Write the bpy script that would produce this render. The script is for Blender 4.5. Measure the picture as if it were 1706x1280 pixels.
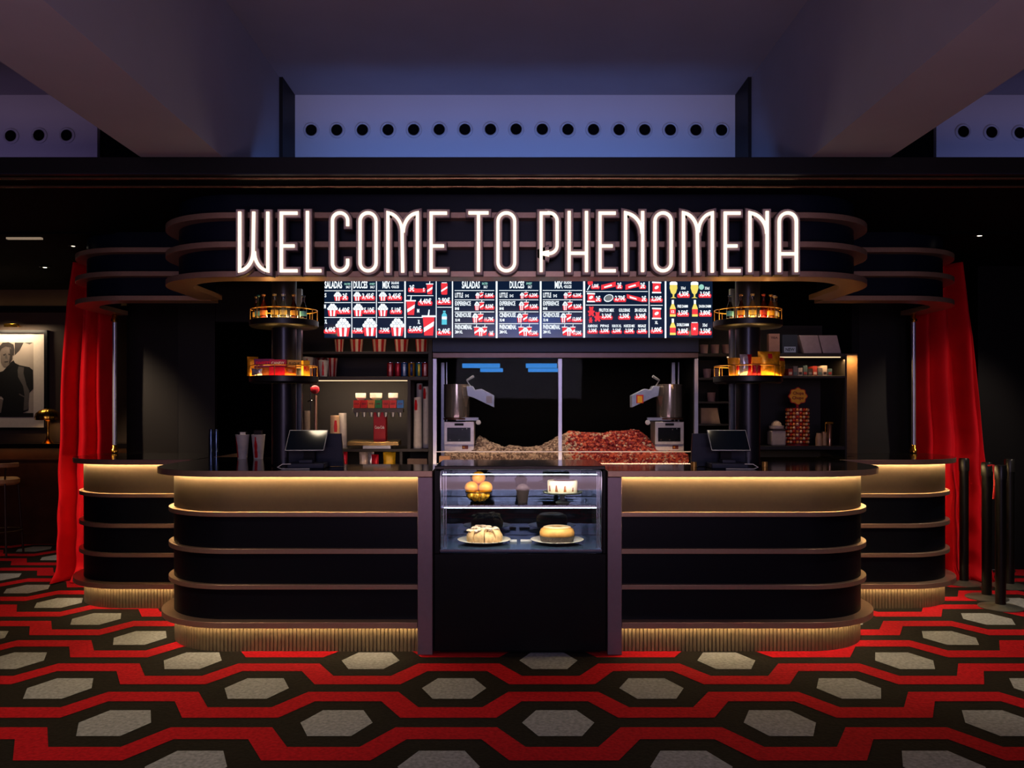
import bpy, math, random
from math import sin, cos, pi, radians, sqrt
random.seed(7)
for o in list(bpy.data.objects): bpy.data.objects.remove(o)
SC = bpy.context.scene
COL = SC.collection
F = 1365.0; EYE = 1.5; HX = 848.0; HY = 680.0      # focal length in px, eye height, vanishing point of the depth lines

# ---------------------------------------------------------------- camera, world, lights, exposure
cam = bpy.data.cameras.new('camera'); camo = bpy.data.objects.new('camera', cam); COL.objects.link(camo)
camo.location = (0, 0, EYE); camo.rotation_euler = (pi/2, 0, 0)
cam.sensor_width = 36; cam.sensor_fit = 'HORIZONTAL'; cam.lens = F/1706*36
cam.shift_x = (853-HX)/1706; cam.shift_y = (HY-640)/1706
cam.clip_start = .05; cam.clip_end = 100
SC.camera = camo
SC.view_settings.view_transform = 'Standard'; SC.view_settings.look = 'None'
SC.view_settings.exposure = 0.0; SC.view_settings.gamma = 1; SC.view_settings.use_curve_mapping = False
w = bpy.data.worlds.new('world'); SC.world = w; w.use_nodes = True
w.node_tree.nodes['Background'].inputs[0].default_value = (.35, .26, .55, 1)
w.node_tree.nodes['Background'].inputs[1].default_value = 0.05
SC.cycles.use_denoising = True
SC.cycles.max_bounces = 8; SC.cycles.transparent_max_bounces = 16; SC.cycles.sample_clamp_indirect = 3.0
SC.cycles.caustics_reflective = False; SC.cycles.caustics_refractive = False

def light(kind, name, loc, energy, color, rot=(0,0,0), **k):
    l = bpy.data.lights.new(name, kind); l.energy = energy; l.color = color
    for a, b in k.items(): setattr(l, a, b)
    o = bpy.data.objects.new(name, l); COL.objects.link(o); o.location = loc; o.rotation_euler = rot
    return o
WARM = (1, .62, .25); WWHITE = (1, .80, .55); BLUE = (.10, .25, 1); COOL = (.80, .92, 1)
def spot(name, loc, tgt, e, color, deg, blend=.6, r=.05):
    d = [tgt[i]-loc[i] for i in range(3)]
    yaw = math.atan2(-d[0], d[1]); h = math.hypot(d[0], d[1]); pitch = math.atan2(h, -d[2])
    return light('SPOT', name, loc, e, color, (pitch, 0, yaw), spot_size=radians(deg), spot_blend=blend, shadow_soft_size=r)
# blue LED trough on top of the fascia, washing the nozzle panel and beams
light('AREA', 'blue_uplight_centre', (0, 5.0, 3.0), 8, (.17, .34, 1), (radians(96), 0, 0), spread=radians(110), shape='RECTANGLE', size=3.0, size_y=.12)
light('AREA', 'blue_uplight_left', (-4.6, 5.0, 3.0), 2.0, (.45, .32, .9), (radians(96), 0, 0), spread=radians(110), shape='RECTANGLE', size=3.6, size_y=.12)
light('AREA', 'blue_uplight_right', (4.7, 5.0, 3.0), 3.5, (.25, .33, 1), (radians(96), 0, 0), spread=radians(110), shape='RECTANGLE', size=3.6, size_y=.12)
light('AREA', 'blue_screen', (.5, -4.1, 3.2), 16, (.05, .22, 1), (radians(82), 0, 0), shape='RECTANGLE', size=1.2, size_y=.5)
# added unseen fills behind the camera: one frontal, one upward to the beams
light('AREA', 'hall_front_fill', (.2, -4.2, 2.3), 95, (.60, .49, .67), (radians(90), 0, 0), shape='RECTANGLE', size=2.6, size_y=1.2)
light('AREA', 'foyer_ceiling_fill', (0, -1.0, .5), 150, (1, .62, .80), (radians(180), 0, 0), shape='RECTANGLE', size=6, size_y=2)
# downlights and added fill spots
spot('downlight_left_front', (-2.9, 3.2, 2.85), (-2.0, 4.0, 0), 135, WWHITE, 62, .8)
spot('downlight_left_curtain', (-5.2, 4.7, 2.78), (-4.0, 7.1, 1.2), 400, (1, .72, .48), 40, .6)
spot('downlight_right_curtain', (5.0, 4.7, 2.78), (4.05, 7.1, 1.2), 115, (1, .78, .6), 40, .6)
spot('downlight_left_bar', (-5.3, 7.2, 2.78), (-5.6, 7.1, 0), 60, WWHITE, 70, .6)
spot('downlight_right_front', (3.0, 4.0, 2.85), (3.1, 5.1, 0), 80, (1, .86, .68), 66, .8)
spot('downlight_right_posts', (4.3, 6.1, 2.78), (3.9, 6.6, 0), 75, (1, .93, .8), 60, .6)
spot('downlight_centre_hall', (.3, 2.2, 2.85), (.2, 4.4, 0), 20, (1, .80, .80), 95, 1)
spot('picture_spot', (-5.55, 8.72, 2.62), (-5.55, 9.05, 1.9), 9, WWHITE, 90, .8, .02)
for sx in (-1.32, 1.42):
    spot('till_downlight', (sx, 5.35, 2.8), (sx, 5.3, 1.1), 4, WWHITE, 60, .6)
    spot('hall_downlight', (sx-.05, 2.4, 3.78), (sx, 5.2, 1.3), 34, WWHITE, 20, .8, .11)
for px_, e_ in ((-1.2, 16), (-.75, 12), (1.95, 14), (2.35, 8)):
    spot('bar_fill_spot', (px_, 6.22, 2.78), (px_, 6.62, 1.3), e_, (1, .74, .5), 75, .7)  # added spots brightening the back bar shelves
spot('cup_fill_spot', (-2.0, 5.75, 2.6), (-1.97, 6.12, 1.22), 10, (1, .8, .62), 30, .8)  # added spot brightening the paper cups
for px_, tx_ in ((.05, -.42), (.85, 1.28)):
    spot('kettle_fill_spot', (px_, 5.5, 2.5), (tx_, 6.5, 1.45), 16, (1, .8, .66), 40, .7, .06)  # added spots brightening the popcorn kettles
spot('partition_fill_spot', (-2.9, 6.6, 2.78), (-3.05, 7.4, .6), 1.0, (1, .7, .45), 80, .8)  # added weak spot to lift the left partition

# ---------------------------------------------------------------- materials
def lin(h):
    r = [int(h[i:i+2], 16)/255 for i in (0, 2, 4)]
    return tuple(c/12.92 if c <= .04045 else ((c+.055)/1.055)**2.4 for c in r)
MC = {}
def mat(name, col='808080', rough=.5, metal=0, emit=0, var=.08, scale=30, bump=0, trans=0, ior=1.45, sheen=0, spec=.5, ecol=None, coat=0, alpha=1):
    if name in MC: return MC[name]
    m = bpy.data.materials.new(name); m.use_nodes = True; nt = m.node_tree; b = nt.nodes['Principled BSDF']
    c = lin(col) if isinstance(col, str) else col
    if emit:
        b.inputs['Base Color'].default_value = (*[x*.3 for x in c], 1)
        b.inputs['Emission Color'].default_value = (*(ecol or c), 1); b.inputs['Emission Strength'].default_value = emit
        b.inputs['Roughness'].default_value = rough
    else:
        tc = nt.nodes.new('ShaderNodeTexCoord'); nz = nt.nodes.new('ShaderNodeTexNoise'); nz.inputs['Scale'].default_value = scale
        nz.inputs['Detail'].default_value = 3
        nt.links.new(tc.outputs['Object'], nz.inputs['Vector'])
        mp = nt.nodes.new('ShaderNodeMapRange'); mp.inputs['To Min'].default_value = 1-var; mp.inputs['To Max'].default_value = 1+var
        mp.inputs['From Min'].default_value = .3; mp.inputs['From Max'].default_value = .7
        nt.links.new(nz.outputs['Fac'], mp.inputs['Value'])
        vm = nt.nodes.new('ShaderNodeVectorMath'); vm.operation = 'SCALE'; vm.inputs[0].default_value = c
        nt.links.new(mp.outputs[0], vm.inputs['Scale']); nt.links.new(vm.outputs[0], b.inputs['Base Color'])
        b.inputs['Roughness'].default_value = rough; b.inputs['Metallic'].default_value = metal
        b.inputs['Specular IOR Level'].default_value = spec
        b.inputs['Transmission Weight'].default_value = trans; b.inputs['IOR'].default_value = ior
        b.inputs['Coat Weight'].default_value = coat; b.inputs['Coat Roughness'].default_value = .05
        if sheen:
            b.inputs['Sheen Weight'].default_value = sheen; b.inputs['Sheen Tint'].default_value = (*[min(1, x*2+.05) for x in c], 1)
            b.inputs['Sheen Roughness'].default_value = .4
        if bump:
            bp = nt.nodes.new('ShaderNodeBump'); bp.inputs['Strength'].default_value = bump; bp.inputs['Distance'].default_value = .003
            nt.links.new(nz.outputs['Fac'], bp.inputs['Height']); nt.links.new(bp.outputs[0], b.inputs['Normal'])
    MC[name] = m; return m
def glass(name, tint=(1, 1, 1), refl=1.0, ior=1.45):
    if name in MC: return MC[name]
    m = bpy.data.materials.new(name); m.use_nodes = True; nt = m.node_tree; nt.nodes.clear()
    out = nt.nodes.new('ShaderNodeOutputMaterial'); mx = nt.nodes.new('ShaderNodeMixShader'); fr = nt.nodes.new('ShaderNodeFresnel')
    tr = nt.nodes.new('ShaderNodeBsdfTransparent'); gl = nt.nodes.new('ShaderNodeBsdfGlossy')
    fr.inputs['IOR'].default_value = ior; tr.inputs[0].default_value = (*tint, 1); gl.inputs['Roughness'].default_value = .02
    gl.inputs['Color'].default_value = (refl, refl, refl, 1)
    nt.links.new(fr.outputs[0], mx.inputs[0]); nt.links.new(tr.outputs[0], mx.inputs[1]); nt.links.new(gl.outputs[0], mx.inputs[2])
    nt.links.new(mx.outputs[0], out.inputs['Surface']); MC[name] = m; return m

NAVY = mat('navy_panel', '070a12', .42, spec=.22, var=.12)
BLACK = mat('black_paint', '07070a', .55, spec=.3)
BLACKG = mat('black_gloss', '06070b', .22, spec=.5)
BLACKM = mat('black_matte', '030304', .9, spec=.1)
BRONZE = mat('bronze_metal', 'b4937c', .38, .68, var=.05, scale=60)
BRONZED = mat('bronze_panel', '40342a', .55, .12, var=.06, scale=40)
SLAB = mat('dark_stone_top', '15130f', .10, spec=.6, var=.3, scale=90)
STEEL = mat('brushed_steel', 'b9bcc6', .22, 1, var=.04)
STEELR = mat('satin_steel', 'a3a4ae', .42, .8, var=.05)
CHROME = mat('chrome', 'd8d8dc', .06, 1, var=.02)
BRASS = mat('brass', 'e8a93c', .22, 1, var=.05)
GOLDR = mat('gold_rail', 'f0b860', .3, .9)
WALLD = mat('dark_wall', '1d1712', .6, var=.1, scale=6)
WOODW = mat('dark_wood', '45220f', .45, var=.35, scale=5)
PLASTER = mat('ceiling_plaster', '8d8a92', .9, var=.04, scale=3)
PANELW = mat('vent_panel_white', 'b5b6bd', .75, var=.02, scale=2)
WHITE = mat('white_card', 'ece4da', .55, var=.03)
RED = mat('red_print', 'c8141c', .5)
GLASS = glass('clear_glass')
GLASSD = glass('case_glass', (.97, .99, 1), .9, 1.35)
LEDW = mat('warm_led', (1, .68, .29), emit=180)
LEDP = mat('warm_led_plinth', (1, .72, .38), emit=52)
LEDC = mat('cool_led', (.80, .93, 1), emit=14)

# ---------------------------------------------------------------- mesh builder
ORG = {}
_T = {}
def text_geo(s):
    if s not in _T:
        cu = bpy.data.curves.new('t', 'FONT'); cu.body = s; cu.resolution_u = 2; cu.offset = .03; cu.space_line = .85; cu.align_x = 'CENTER'
        o = bpy.data.objects.new('t', cu); COL.objects.link(o)
        dg = bpy.context.evaluated_depsgraph_get(); me = bpy.data.meshes.new_from_object(o.evaluated_get(dg))
        vs = [(v.co.x, v.co.y) for v in me.vertices]; fs = [tuple(p.vertices) for p in me.polygons]
        bpy.data.objects.remove(o); bpy.data.curves.remove(cu); bpy.data.meshes.remove(me)
        x0 = min(v[0] for v in vs); x1 = max(v[0] for v in vs); y0 = min(v[1] for v in vs); y1 = max(v[1] for v in vs)
        _T[s] = ([((a-x0)/(x1-x0), (b-y0)/max(y1-y0, 1e-6)) for a, b in vs], fs, (x1-x0)/max(y1-y0, 1e-6))
    return _T[s]
class MB:
    def __init__(s): s.v = []; s.f = []; s.m = []
    def add(s, vs, fs, m=0):
        k = len(s.v); s.v += [tuple(p) for p in vs]; s.f += [tuple(i+k for i in f) for f in fs]
        s.m += m if isinstance(m, list) else [m]*len(fs); return s
    def box(s, x0, x1, y0, y1, z0, z1, m=0):
        return s.add([(x, y, z) for z in (z0, z1) for y in (y0, y1) for x in (x0, x1)],
                     [(0,2,3,1), (4,5,7,6), (0,1,5,4), (2,6,7,3), (0,4,6,2), (1,3,7,5)], m)
    def lathe(s, cx, cy, prof, n=24, m=0, mf=None, z=0, cap=True):
        vs = []; fs = []; ms = []
        for r, h in prof:
            for i in range(n): a = 2*pi*i/n; vs.append((cx+r*sin(a), cy-r*cos(a), z+h))
        for j in range(len(prof)-1):
            for i in range(n):
                k = (i+1) % n; fs.append((j*n+i, j*n+k, (j+1)*n+k, (j+1)*n+i)); ms.append(mf(i, j) if mf else m)
        if cap:
            if prof[0][0] > 1e-5: fs.append(tuple(range(n-1, -1, -1))); ms.append(m)
            if prof[-1][0] > 1e-5: fs.append(tuple((len(prof)-1)*n+i for i in range(n))); ms.append(mf(0, len(prof)-2) if mf else m)
        return s.add(vs, fs, ms)
    def tube(s, pts, r, n=8, m=0, closed=False):
        vs = []; fs = []; N = len(pts)
        for i, p in enumerate(pts):
            if closed: a, b = pts[i-1], pts[(i+1) % N]
            else: a, b = pts[max(0, i-1)], pts[min(N-1, i+1)]
            d = [b[k]-a[k] for k in range(3)]; L = sqrt(sum(x*x for x in d)) or 1; d = [x/L for x in d]
            up = (0, 0, 1) if abs(d[2]) < .9 else (1, 0, 0)
            u = (d[1]*up[2]-d[2]*up[1], d[2]*up[0]-d[0]*up[2], d[0]*up[1]-d[1]*up[0]); L = sqrt(sum(x*x for x in u)); u = [x/L for x in u]
            w_ = (u[1]*d[2]-u[2]*d[1], u[2]*d[0]-u[0]*d[2], u[0]*d[1]-u[1]*d[0])
            rr = r[i] if isinstance(r, (list, tuple)) else r
            for k in range(n):
                t = 2*pi*k/n; vs.append(tuple(p[q]+rr*(cos(t)*u[q]+sin(t)*w_[q]) for q in range(3)))
        for i in range(N if closed else N-1):
            j = (i+1) % N
            for k in range(n): fs.append((i*n+k, i*n+(k+1) % n, j*n+(k+1) % n, j*n+k))
        if not closed: fs += [tuple(range(n-1, -1, -1)), tuple((N-1)*n+k for k in range(n))]
        return s.add(vs, fs, m)
    def prism(s, poly, y0, y1, m=0):      # polygon in x,z extruded along y
        n = len(poly)
        return s.add([(x, y0, z) for x, z in poly]+[(x, y1, z) for x, z in poly],
                     [tuple(range(n)), tuple(range(2*n-1, n-1, -1))]+[(i, i+n, (i+1) % n+n, (i+1) % n) for i in range(n)], m)
    def prismx(s, poly, x0, x1, m=0):     # polygon in y,z extruded along x
        n = len(poly)
        return s.add([(x0, y, z) for y, z in poly]+[(x1, y, z) for y, z in poly],
                     [tuple(range(n)), tuple(range(2*n-1, n-1, -1))]+[(i, i+n, (i+1) % n+n, (i+1) % n) for i in range(n)], m)
    def prismz(s, poly, z0, z1, m=0, mt=None):
        n = len(poly)
        return s.add([(x, y, z0) for x, y in poly]+[(x, y, z1) for x, y in poly],
                     [tuple(range(n-1, -1, -1)), tuple(range(n, 2*n))]+[(i, (i+1) % n, (i+1) % n+n, i+n) for i in range(n)],
                     [m, m if mt is None else mt]+[m]*n)
    def flat(s, poly, y, m=0):
        n = len(poly); return s.add([(x, y, z) for x, z in poly], [tuple(range(n))], m)
    def rect(s, x0, x1, z0, z1, y, m=0): return s.flat([(x0, z0), (x1, z0), (x1, z1), (x0, z1)], y, m)
    def text(s, t, x0, x1, z0, z1, y, m=0):
        vs, fs, asp = text_geo(t)
        return s.add([(x0+a*(x1-x0), y, z0+b*(z1-z0)) for a, b in vs], fs, m)
    def sphere(s, c, r, n=16, k=10, m=0, sc=(1, 1, 1), nz=0):
        vs = []; fs = []
        for j in range(k+1):
            t = pi*j/k
            for i in range(n):
                a = 2*pi*i/n; q = 1+(random.uniform(-nz, nz) if nz and 0 < j < k else 0)
                vs.append((c[0]+r*q*sc[0]*sin(t)*cos(a), c[1]+r*q*sc[1]*sin(t)*sin(a), c[2]-r*q*sc[2]*cos(t)))
        for j in range(k):
            for i in range(n): fs.append((j*n+i, j*n+(i+1) % n, (j+1)*n+(i+1) % n, (j+1)*n+i))
        return s.add(vs, fs, m)
    def torus(s, c, R, r, n=32, k=8, m=0):
        return s.tube([(c[0]+R*cos(2*pi*i/n), c[1]+R*sin(2*pi*i/n), c[2]) for i in range(n)], r, k, m, True)
    def band(s, A, B, z0, z1, m=0):       # solid between two xy paths of equal length
        n = len(A); vs = []; fs = []
        for z in (z0, z1):
            vs += [(x, y, z) for x, y in A]+[(x, y, z) for x, y in B]
        for i in range(n-1):
            a, b, c, d = i, i+1, n+i, n+i+1
            fs += [(a, b, d, c), (2*n+a, 2*n+c, 2*n+d, 2*n+b), (a, 2*n+a, 2*n+b, b), (c, d, 2*n+d, 2*n+c)]
        fs += [(0, n, 3*n, 2*n), (n-1, 3*n-1, 4*n-1, 2*n-1)]
        return s.add(vs, fs, m)
    def xf(s, fn): s.v = [fn(*p) for p in s.v]; return s
    def build(s, name, mats, parent=None, smooth=40, bevel=0, loc=None, mod=None):
        if not isinstance(mats, (list, tuple)): mats = [mats]
        if parent is not None: org = ORG[parent.name]
        elif loc is not None: org = loc
        else:
            xs = [p[0] for p in s.v]; ys = [p[1] for p in s.v]; zs = [p[2] for p in s.v]
            org = ((min(xs)+max(xs))/2, (min(ys)+max(ys))/2, min(zs))
        me = bpy.data.meshes.new(name); me.from_pydata([(a-org[0], b-org[1], c-org[2]) for a, b, c in s.v], [], s.f)
        for x in mats: me.materials.append(x)
        me.polygons.foreach_set('material_index', s.m)
        if smooth:
            me.polygons.foreach_set('use_smooth', [True]*len(me.polygons)); me.set_sharp_from_angle(angle=radians(smooth))
        me.update()
        o = bpy.data.objects.new(name, me); COL.objects.link(o)
        if parent is not None: o.parent = parent
        else: o.location = org
        ORG[o.name] = org
        if bevel:
            bm_ = o.modifiers.new('bevel', 'BEVEL'); bm_.width = bevel; bm_.segments = 2; bm_.limit_method = 'ANGLE'
        if mod:
            mm = o.modifiers.new('mod', mod[0])
            for a, b in mod[1].items(): setattr(mm, a, b)
        return o
def thing(name, label, cat, loc, group=None, kind=None):
    o = bpy.data.objects.new(name, None); o.empty_display_size = .05; COL.objects.link(o); o.location = loc
    ORG[o.name] = loc; return tag(o, label, cat, group, kind)
def tag(o, label, cat, group=None, kind=None):
    o['label'] = label; o['category'] = cat
    if group: o['group'] = group
    if kind: o['kind'] = kind
    return o
def struct(o, label=None):
    o['kind'] = 'structure'
    if label: o['label'] = label
    return o
def dup(root, loc, label, rz=None, group=None, sc=None):
    def cp(o, par):
        c = o.copy(); COL.objects.link(c)
        if par is not None: c.parent = par
        for ch in o.children: cp(ch, c)
        return c
    r = cp(root, None); r.location = loc
    if rz is not None: r.rotation_euler = (0, 0, rz)
    if sc is not None: r.scale = (sc, sc, sc)
    r['label'] = label
    if group: r['group'] = group
    ORG[r.name] = tuple(loc)
    return r
ORD = ['', 'first', 'second', 'third', 'fourth', 'fifth', 'sixth', 'seventh', 'eighth', 'ninth', 'tenth', 'eleventh', 'twelfth',
       'thirteenth', 'fourteenth', 'fifteenth', 'sixteenth', 'seventeenth', 'eighteenth', 'nineteenth', 'twentieth']
def X(px, D): return (px-HX)*D/F
def Z(py, D): return EYE+(HY-py)*D/F

# ================================================================ SETTING
# ---- carpet: black ground with red bands and grey hexagons
def carpet_mat(name, col):
    m = mat(name, col, .95, var=.28, scale=55, bump=.8, sheen=.25, spec=.05)
    return m
CBLK = carpet_mat('carpet_black', '191612'); CRED = carpet_mat('carpet_red', '930d17'); CGRY = carpet_mat('carpet_grey', '7a7d80')
mb = MB().box(-8, 8, -6, 10, -.05, 0, 0)
PX, PY, C0, Y0 = 1.055, .48, .234, 3.90
for k in range(-14, 14):
    yk = Y0+PY*k; off = C0-(PX/2 if k % 2 else 0)
    for j in range(-8, 9):
        c = off+PX*j
        if abs(c) > 7.6: continue
        mb.add([(c+a, yk+b, .002) for a, b in ((-.172, 0), (-.1, -.16), (.1, -.16), (.172, 0), (.1, .16), (-.1, .16))], [(0,1,2,3,4,5)], 2)
        # band above this row: high over this hexagon, low halfway to the next
        hi0, hi1, lo0, lo1 = yk+.285, yk+.423, yk+.062, yk+.200
        U = [(c-PX/2, lo1), (c-PX/2+.16, lo1), (c-.238, hi1), (c+.238, hi1), (c+PX/2-.16, lo1), (c+PX/2, lo1)]
        L = [(c-PX/2, lo0), (c-PX/2+.2325, lo0), (c-.169, hi0), (c+.169, hi0), (c+PX/2-.2325, lo0), (c+PX/2, lo0)]
        for i in range(5):
            mb.add([(*L[i], .002), (*L[i+1], .002), (*U[i+1], .002), (*U[i], .002)], [(0,1,2,3)], 1)
struct(mb.build('floor', [CBLK, CRED, CGRY], smooth=0), 'black carpet with red zigzag bands and grey hexagons')

# ---- ceiling, beams, nozzle panels
FT = 2.91; ZC = 3.82; DP = 6.07
mb = MB().box(-8, 8, -6, DP+.1, ZC, ZC+.1)
struct(mb.build('ceiling', PLASTER, smooth=0))
for nm, x0, x1 in (('trim_1', -2.07, -1.61), ('trim_2', X(1352, 4.6)-.0, X(1484, 4.6))):
    struct(MB().box(x0, x1, -6, DP, FT+.001, ZC).build(nm, PLASTER, smooth=0), 'deep ceiling beam running over the hall')
struct(MB().box(-1.61, -1.585, DP-.33, DP+.0, FT, ZC).build('trim_3', BLACK, smooth=0))
struct(MB().box(1.675, 1.70, DP-.33, DP, FT, ZC).build('trim_4', BLACK, smooth=0))
panels = []
for nm, x0, x1 in (('vent_panel_centre', X(487, DP), X(1239, DP)), ('vent_panel_left', -7.5, X(162, DP)), ('vent_panel_right', X(1560, DP), 7.5)):
    t = struct(MB().box(x0, x1, DP, DP+.04, 2.95, ZC).build({'c': 'wall_front', 'l': 'wall_front_left', 'r': 'wall_front_right'}[nm[11]], PANELW, smooth=0), 'pale bulkhead panel pierced by a row of round air nozzles')
struct(MB().box(-8, 8, DP+.05, DP+.1, 2.8, ZC+.05).build('wall_front_backing', BLACKM, smooth=0))
noz = None
rows = [('left', [(19, 227), (66, 226), (112, 226)]), ('central', [(519+42.6*i+(1 if i > 8 else 0), 216+abs(i-8)*.2) for i in range(17)]), ('right', [(1604, 220), (1651, 221), (1698, 222)])]
for rn, pts in rows:
    for i, (px, py) in enumerate(pts):
        lab = {'left': 'round air nozzle on the far left bulkhead panel, %s from the picture edge', 'central': 'round black air nozzle in the central bulkhead row, %s from the left',
               'right': 'round air nozzle on the far right bulkhead panel, %s from the left'}[rn] % ORD[i+1]
        loc = (X(px, DP), DP-.001, Z(py, DP))
        if noz is None:
            noz = thing('air_nozzle', lab, 'air vent', loc, 'air nozzles in the %s bulkhead' % rn)
            mb = MB().lathe(0, 0, [(.040, 0), (.044, .012), (.052, .014), (.058, .010), (.060, 0)], 28, cap=False)
            mb.lathe(0, 0, [(.048, .013), (.050, .016), (.052, .0145)], 28, cap=False)
            mb.xf(lambda x, y, z: (loc[0]+x, loc[1]-z, loc[2]+y)).build('nozzle_ring', PANELW, noz)
            mb = MB().lathe(0, 0, [(0, .002), (.036, .003), (.041, .010)], 28, cap=False)
            mb.xf(lambda x, y, z: (loc[0]+x, loc[1]-z, loc[2]+y)).build('nozzle_opening', BLACKM, noz)
        else: dup(noz, loc, lab, group='air nozzles in the %s bulkhead' % rn)

# ---- fascia and soffit
struct(MB().box(-8, 8, 4.6, 4.64, 2.812, FT).build('wall_fascia', mat('black_satin', '08090d', .35, spec=.4), smooth=0, bevel=.003), 'black fascia above the bar')
struct(MB().box(-8, 8, 4.64, 9.2, 2.815, 2.86).build('ceiling_soffit', BLACKM, smooth=0), 'matt black lowered soffit over the bar')
struct(MB().box(-8, 8, 4.594, 4.6, 2.812, 2.817).build('trim_5', mat('edge_highlight', '2a3040', .3, .6), smooth=0))  # bluish highlight along the fascia's lower edge, put into the strip's colour
for n_, (d, z) in enumerate(((4.655, 2.806), (4.83, 2.806))):
    struct(MB().tube([(-8+i*.5, d, z) for i in range(33)], .008, 10).build('trim_%d' % (6+n_), mat('soffit_rail', '9c7c5c', .2, .9)))
# walls around
struct(MB().box(-8, -2.98, 9.1, 9.2, 1.12, 2.82).build('wall_left_upper', mat('brown_wall', '4a382a', .6, var=.1, scale=4), smooth=0))
struct(MB().box(-8, -2.98, 9.02, 9.2, 0, 1.07).build('wall_left_lower', WOODW, smooth=0), 'dark wood wainscot of the side bar')
struct(MB().box(-8, -2.98, 9.005, 9.02, .93, .945).box(-8, -2.98, 9.005, 9.02, 0, .12).build('baseboard_left', WOODW, smooth=0))
struct(MB().box(-8, 8, 9.6, 9.7, 0, 3).build('wall_back', BLACKM, smooth=0))
struct(MB().box(4.35, 8, 7.6, 7.7, 0, 2.82).build('wall_right_back', BLACK, smooth=0))
struct(MB().box(-8.1, -8, 0, 9.7, 0, 3.9).build('wall_left', BLACK, smooth=0))
struct(MB().box(8, 8.1, 0, 9.7, 0, 3.9).build('wall_right', BLACK, smooth=0))
struct(MB().box(-3.43, -2.95, 7.35, 7.4, 0, 2.81).build('wall_bar_left', mat('brown_lacquer', '0f0a07', .38, var=.1, scale=3), smooth=0), 'dark brown partition behind the left counter')
struct(MB().box(-2.95, -2.62, 7.30, 7.36, 0, 2.81).box(-2.62, -1.9, 7.32, 7.36, 2.27, 2.81).box(-3.6, -1.75, 8.6, 8.65, 0, 2.8, 1).build('wall_bar_doorway', [mat('brown_lacquer2', '0e0b0a', .45), BLACKM], smooth=0), 'dark doorway surround behind the left counter')
struct(MB().box(X(1428, 7.3), 3.75, 7.35, 7.4, 0, 2.81).build('wall_bar_right', mat('black_lacquer', '060606', .6, var=.1), smooth=0), 'black partition behind the right counter')
struct(MB().box(2.85, 2.955, 6.95, 7.36, 0, 1.96).box(2.80, 3.1, 7.25, 7.36, 1.96, 2.81, 1).build('wall_bar_jamb', [mat('tan_jamb', '7c5a38', .5), BLACK], smooth=0), 'tan lit jamb beside the right shelves')
struct(MB().box(-1.9, 2.95, 7.05, 7.1, 0, 2.81).build('wall_bar_back', BLACKM, smooth=0))

# ================================================================ COUNTERS
def plan(side, xin, xe, D, R, back, off, n=20):
    cx = xe-side*R; cy = D+R; pts = [(xin, D-off)]
    for i in range(n+1):
        t = pi/2*i/n; pts.append((cx+side*(R+off)*sin(t), cy-(R+off)*cos(t)))
    pts.append((xe+side*off, back)); return pts
def resample(P, step):
    out = []; acc = 0; last = P[0]; out.append(P[0])
    for a, b in zip(P, P[1:]):
        L = math.dist(a, b); t = step-acc
        while t <= L:
            out.append((a[0]+(b[0]-a[0])*t/L, a[1]+(b[1]-a[1])*t/L)); t += step
        acc = (acc+L) % step
    return out
def fluted(P, side, pitch=.0235, depth=.009, k=6):
    Q = resample(P, pitch/k); R_ = []
    for i in range(len(Q)):
        a = Q[max(0, i-1)]; b = Q[min(len(Q)-1, i+1)]; dx, dy = b[0]-a[0], b[1]-a[1]; L = math.hypot(dx, dy) or 1
        nx, ny = dy/L, -dx/L
        if side < 0: nx, ny = -nx, -ny
        h = 0 if i % k == 0 else depth
        R_.append((Q[i][0]+nx*h, Q[i][1]+ny*h))
    return Q, R_
TR = [(.834, .863), (.607, .638), (.389, .418)]
def counter(side, xin, xe, D, R, back, label, post=None):
    t = thing('bar_counter', label, 'counter', ((xin+xe)/2, D+.3, 0), 'black and bronze bar counters')
    pl = lambda off: plan(side, xin, xe, D, R, back, off)
    MB().band(pl(-.03), pl(0), .866, 1.08).build('upper_panel', BRONZED, t)
    for z0, z1 in ((.641, .831), (.421, .604), (.202, .386)):
        MB().band(pl(-.03), pl(0), z0-.004, z1+.004).build('lower_panel', NAVY, t)
    for z0, z1 in TR: MB().band(pl(-.02), pl(.032), z0, z1).build('trim_rail', BRONZE, t, bevel=.002)
    MB().band(pl(-.03), pl(.075), .162, .199).build('plinth_ledge', BRONZE, t, bevel=.002)
    Q, R_ = fluted(pl(-.012), side)
    MB().band([(x, y) for x, y in Q], R_, .0, .161).build('fluted_base', mat('fluted_bronze', '77664c', .5, .35), t, smooth=50)
    MB().band(pl(.012), pl(.022), 1.0785, 1.0807).build('light_strip', LEDW, t, smooth=0)
    MB().band(pl(.010), pl(.020), .159, .1618).build('light_strip', LEDP, t, smooth=0)
    if post:
        x0, x1 = sorted(post)
        MB().box(x0, x1, 4.972, 5.5, 0, 1.0795).build('end_post', mat('bronze_post', '8e7a82', .40, .6, var=.04), t, bevel=.003)
    return t
def worktop(side, pts, label, z0=1.081, z1=1.119):
    mb = MB().prismz(pts, z0, z1, 0, 1)
    o = mb.build('worktop', [BRONZE, SLAB], smooth=30, bevel=.003)
    return tag(o, label, 'worktop', 'dark glossy bar worktops')
counter(-1, -.556, -2.222, 5.04, .49, 6.02, 'near left curved counter, black with bronze rails and glowing top panel', (-.464, -.555))
counter(1, .686, 2.332, 5.04, .49, 6.02, 'near right curved counter, black with bronze rails and glowing top panel', (.598, .685))
counter(-1, -2.23, -3.37, 6.12, .49, 6.93, 'set-back curved counter at far left beside the red curtain')
counter(1, 2.34, 3.455, 6.12, .49, 6.93, 'set-back curved counter at far right beside the red curtain')
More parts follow.
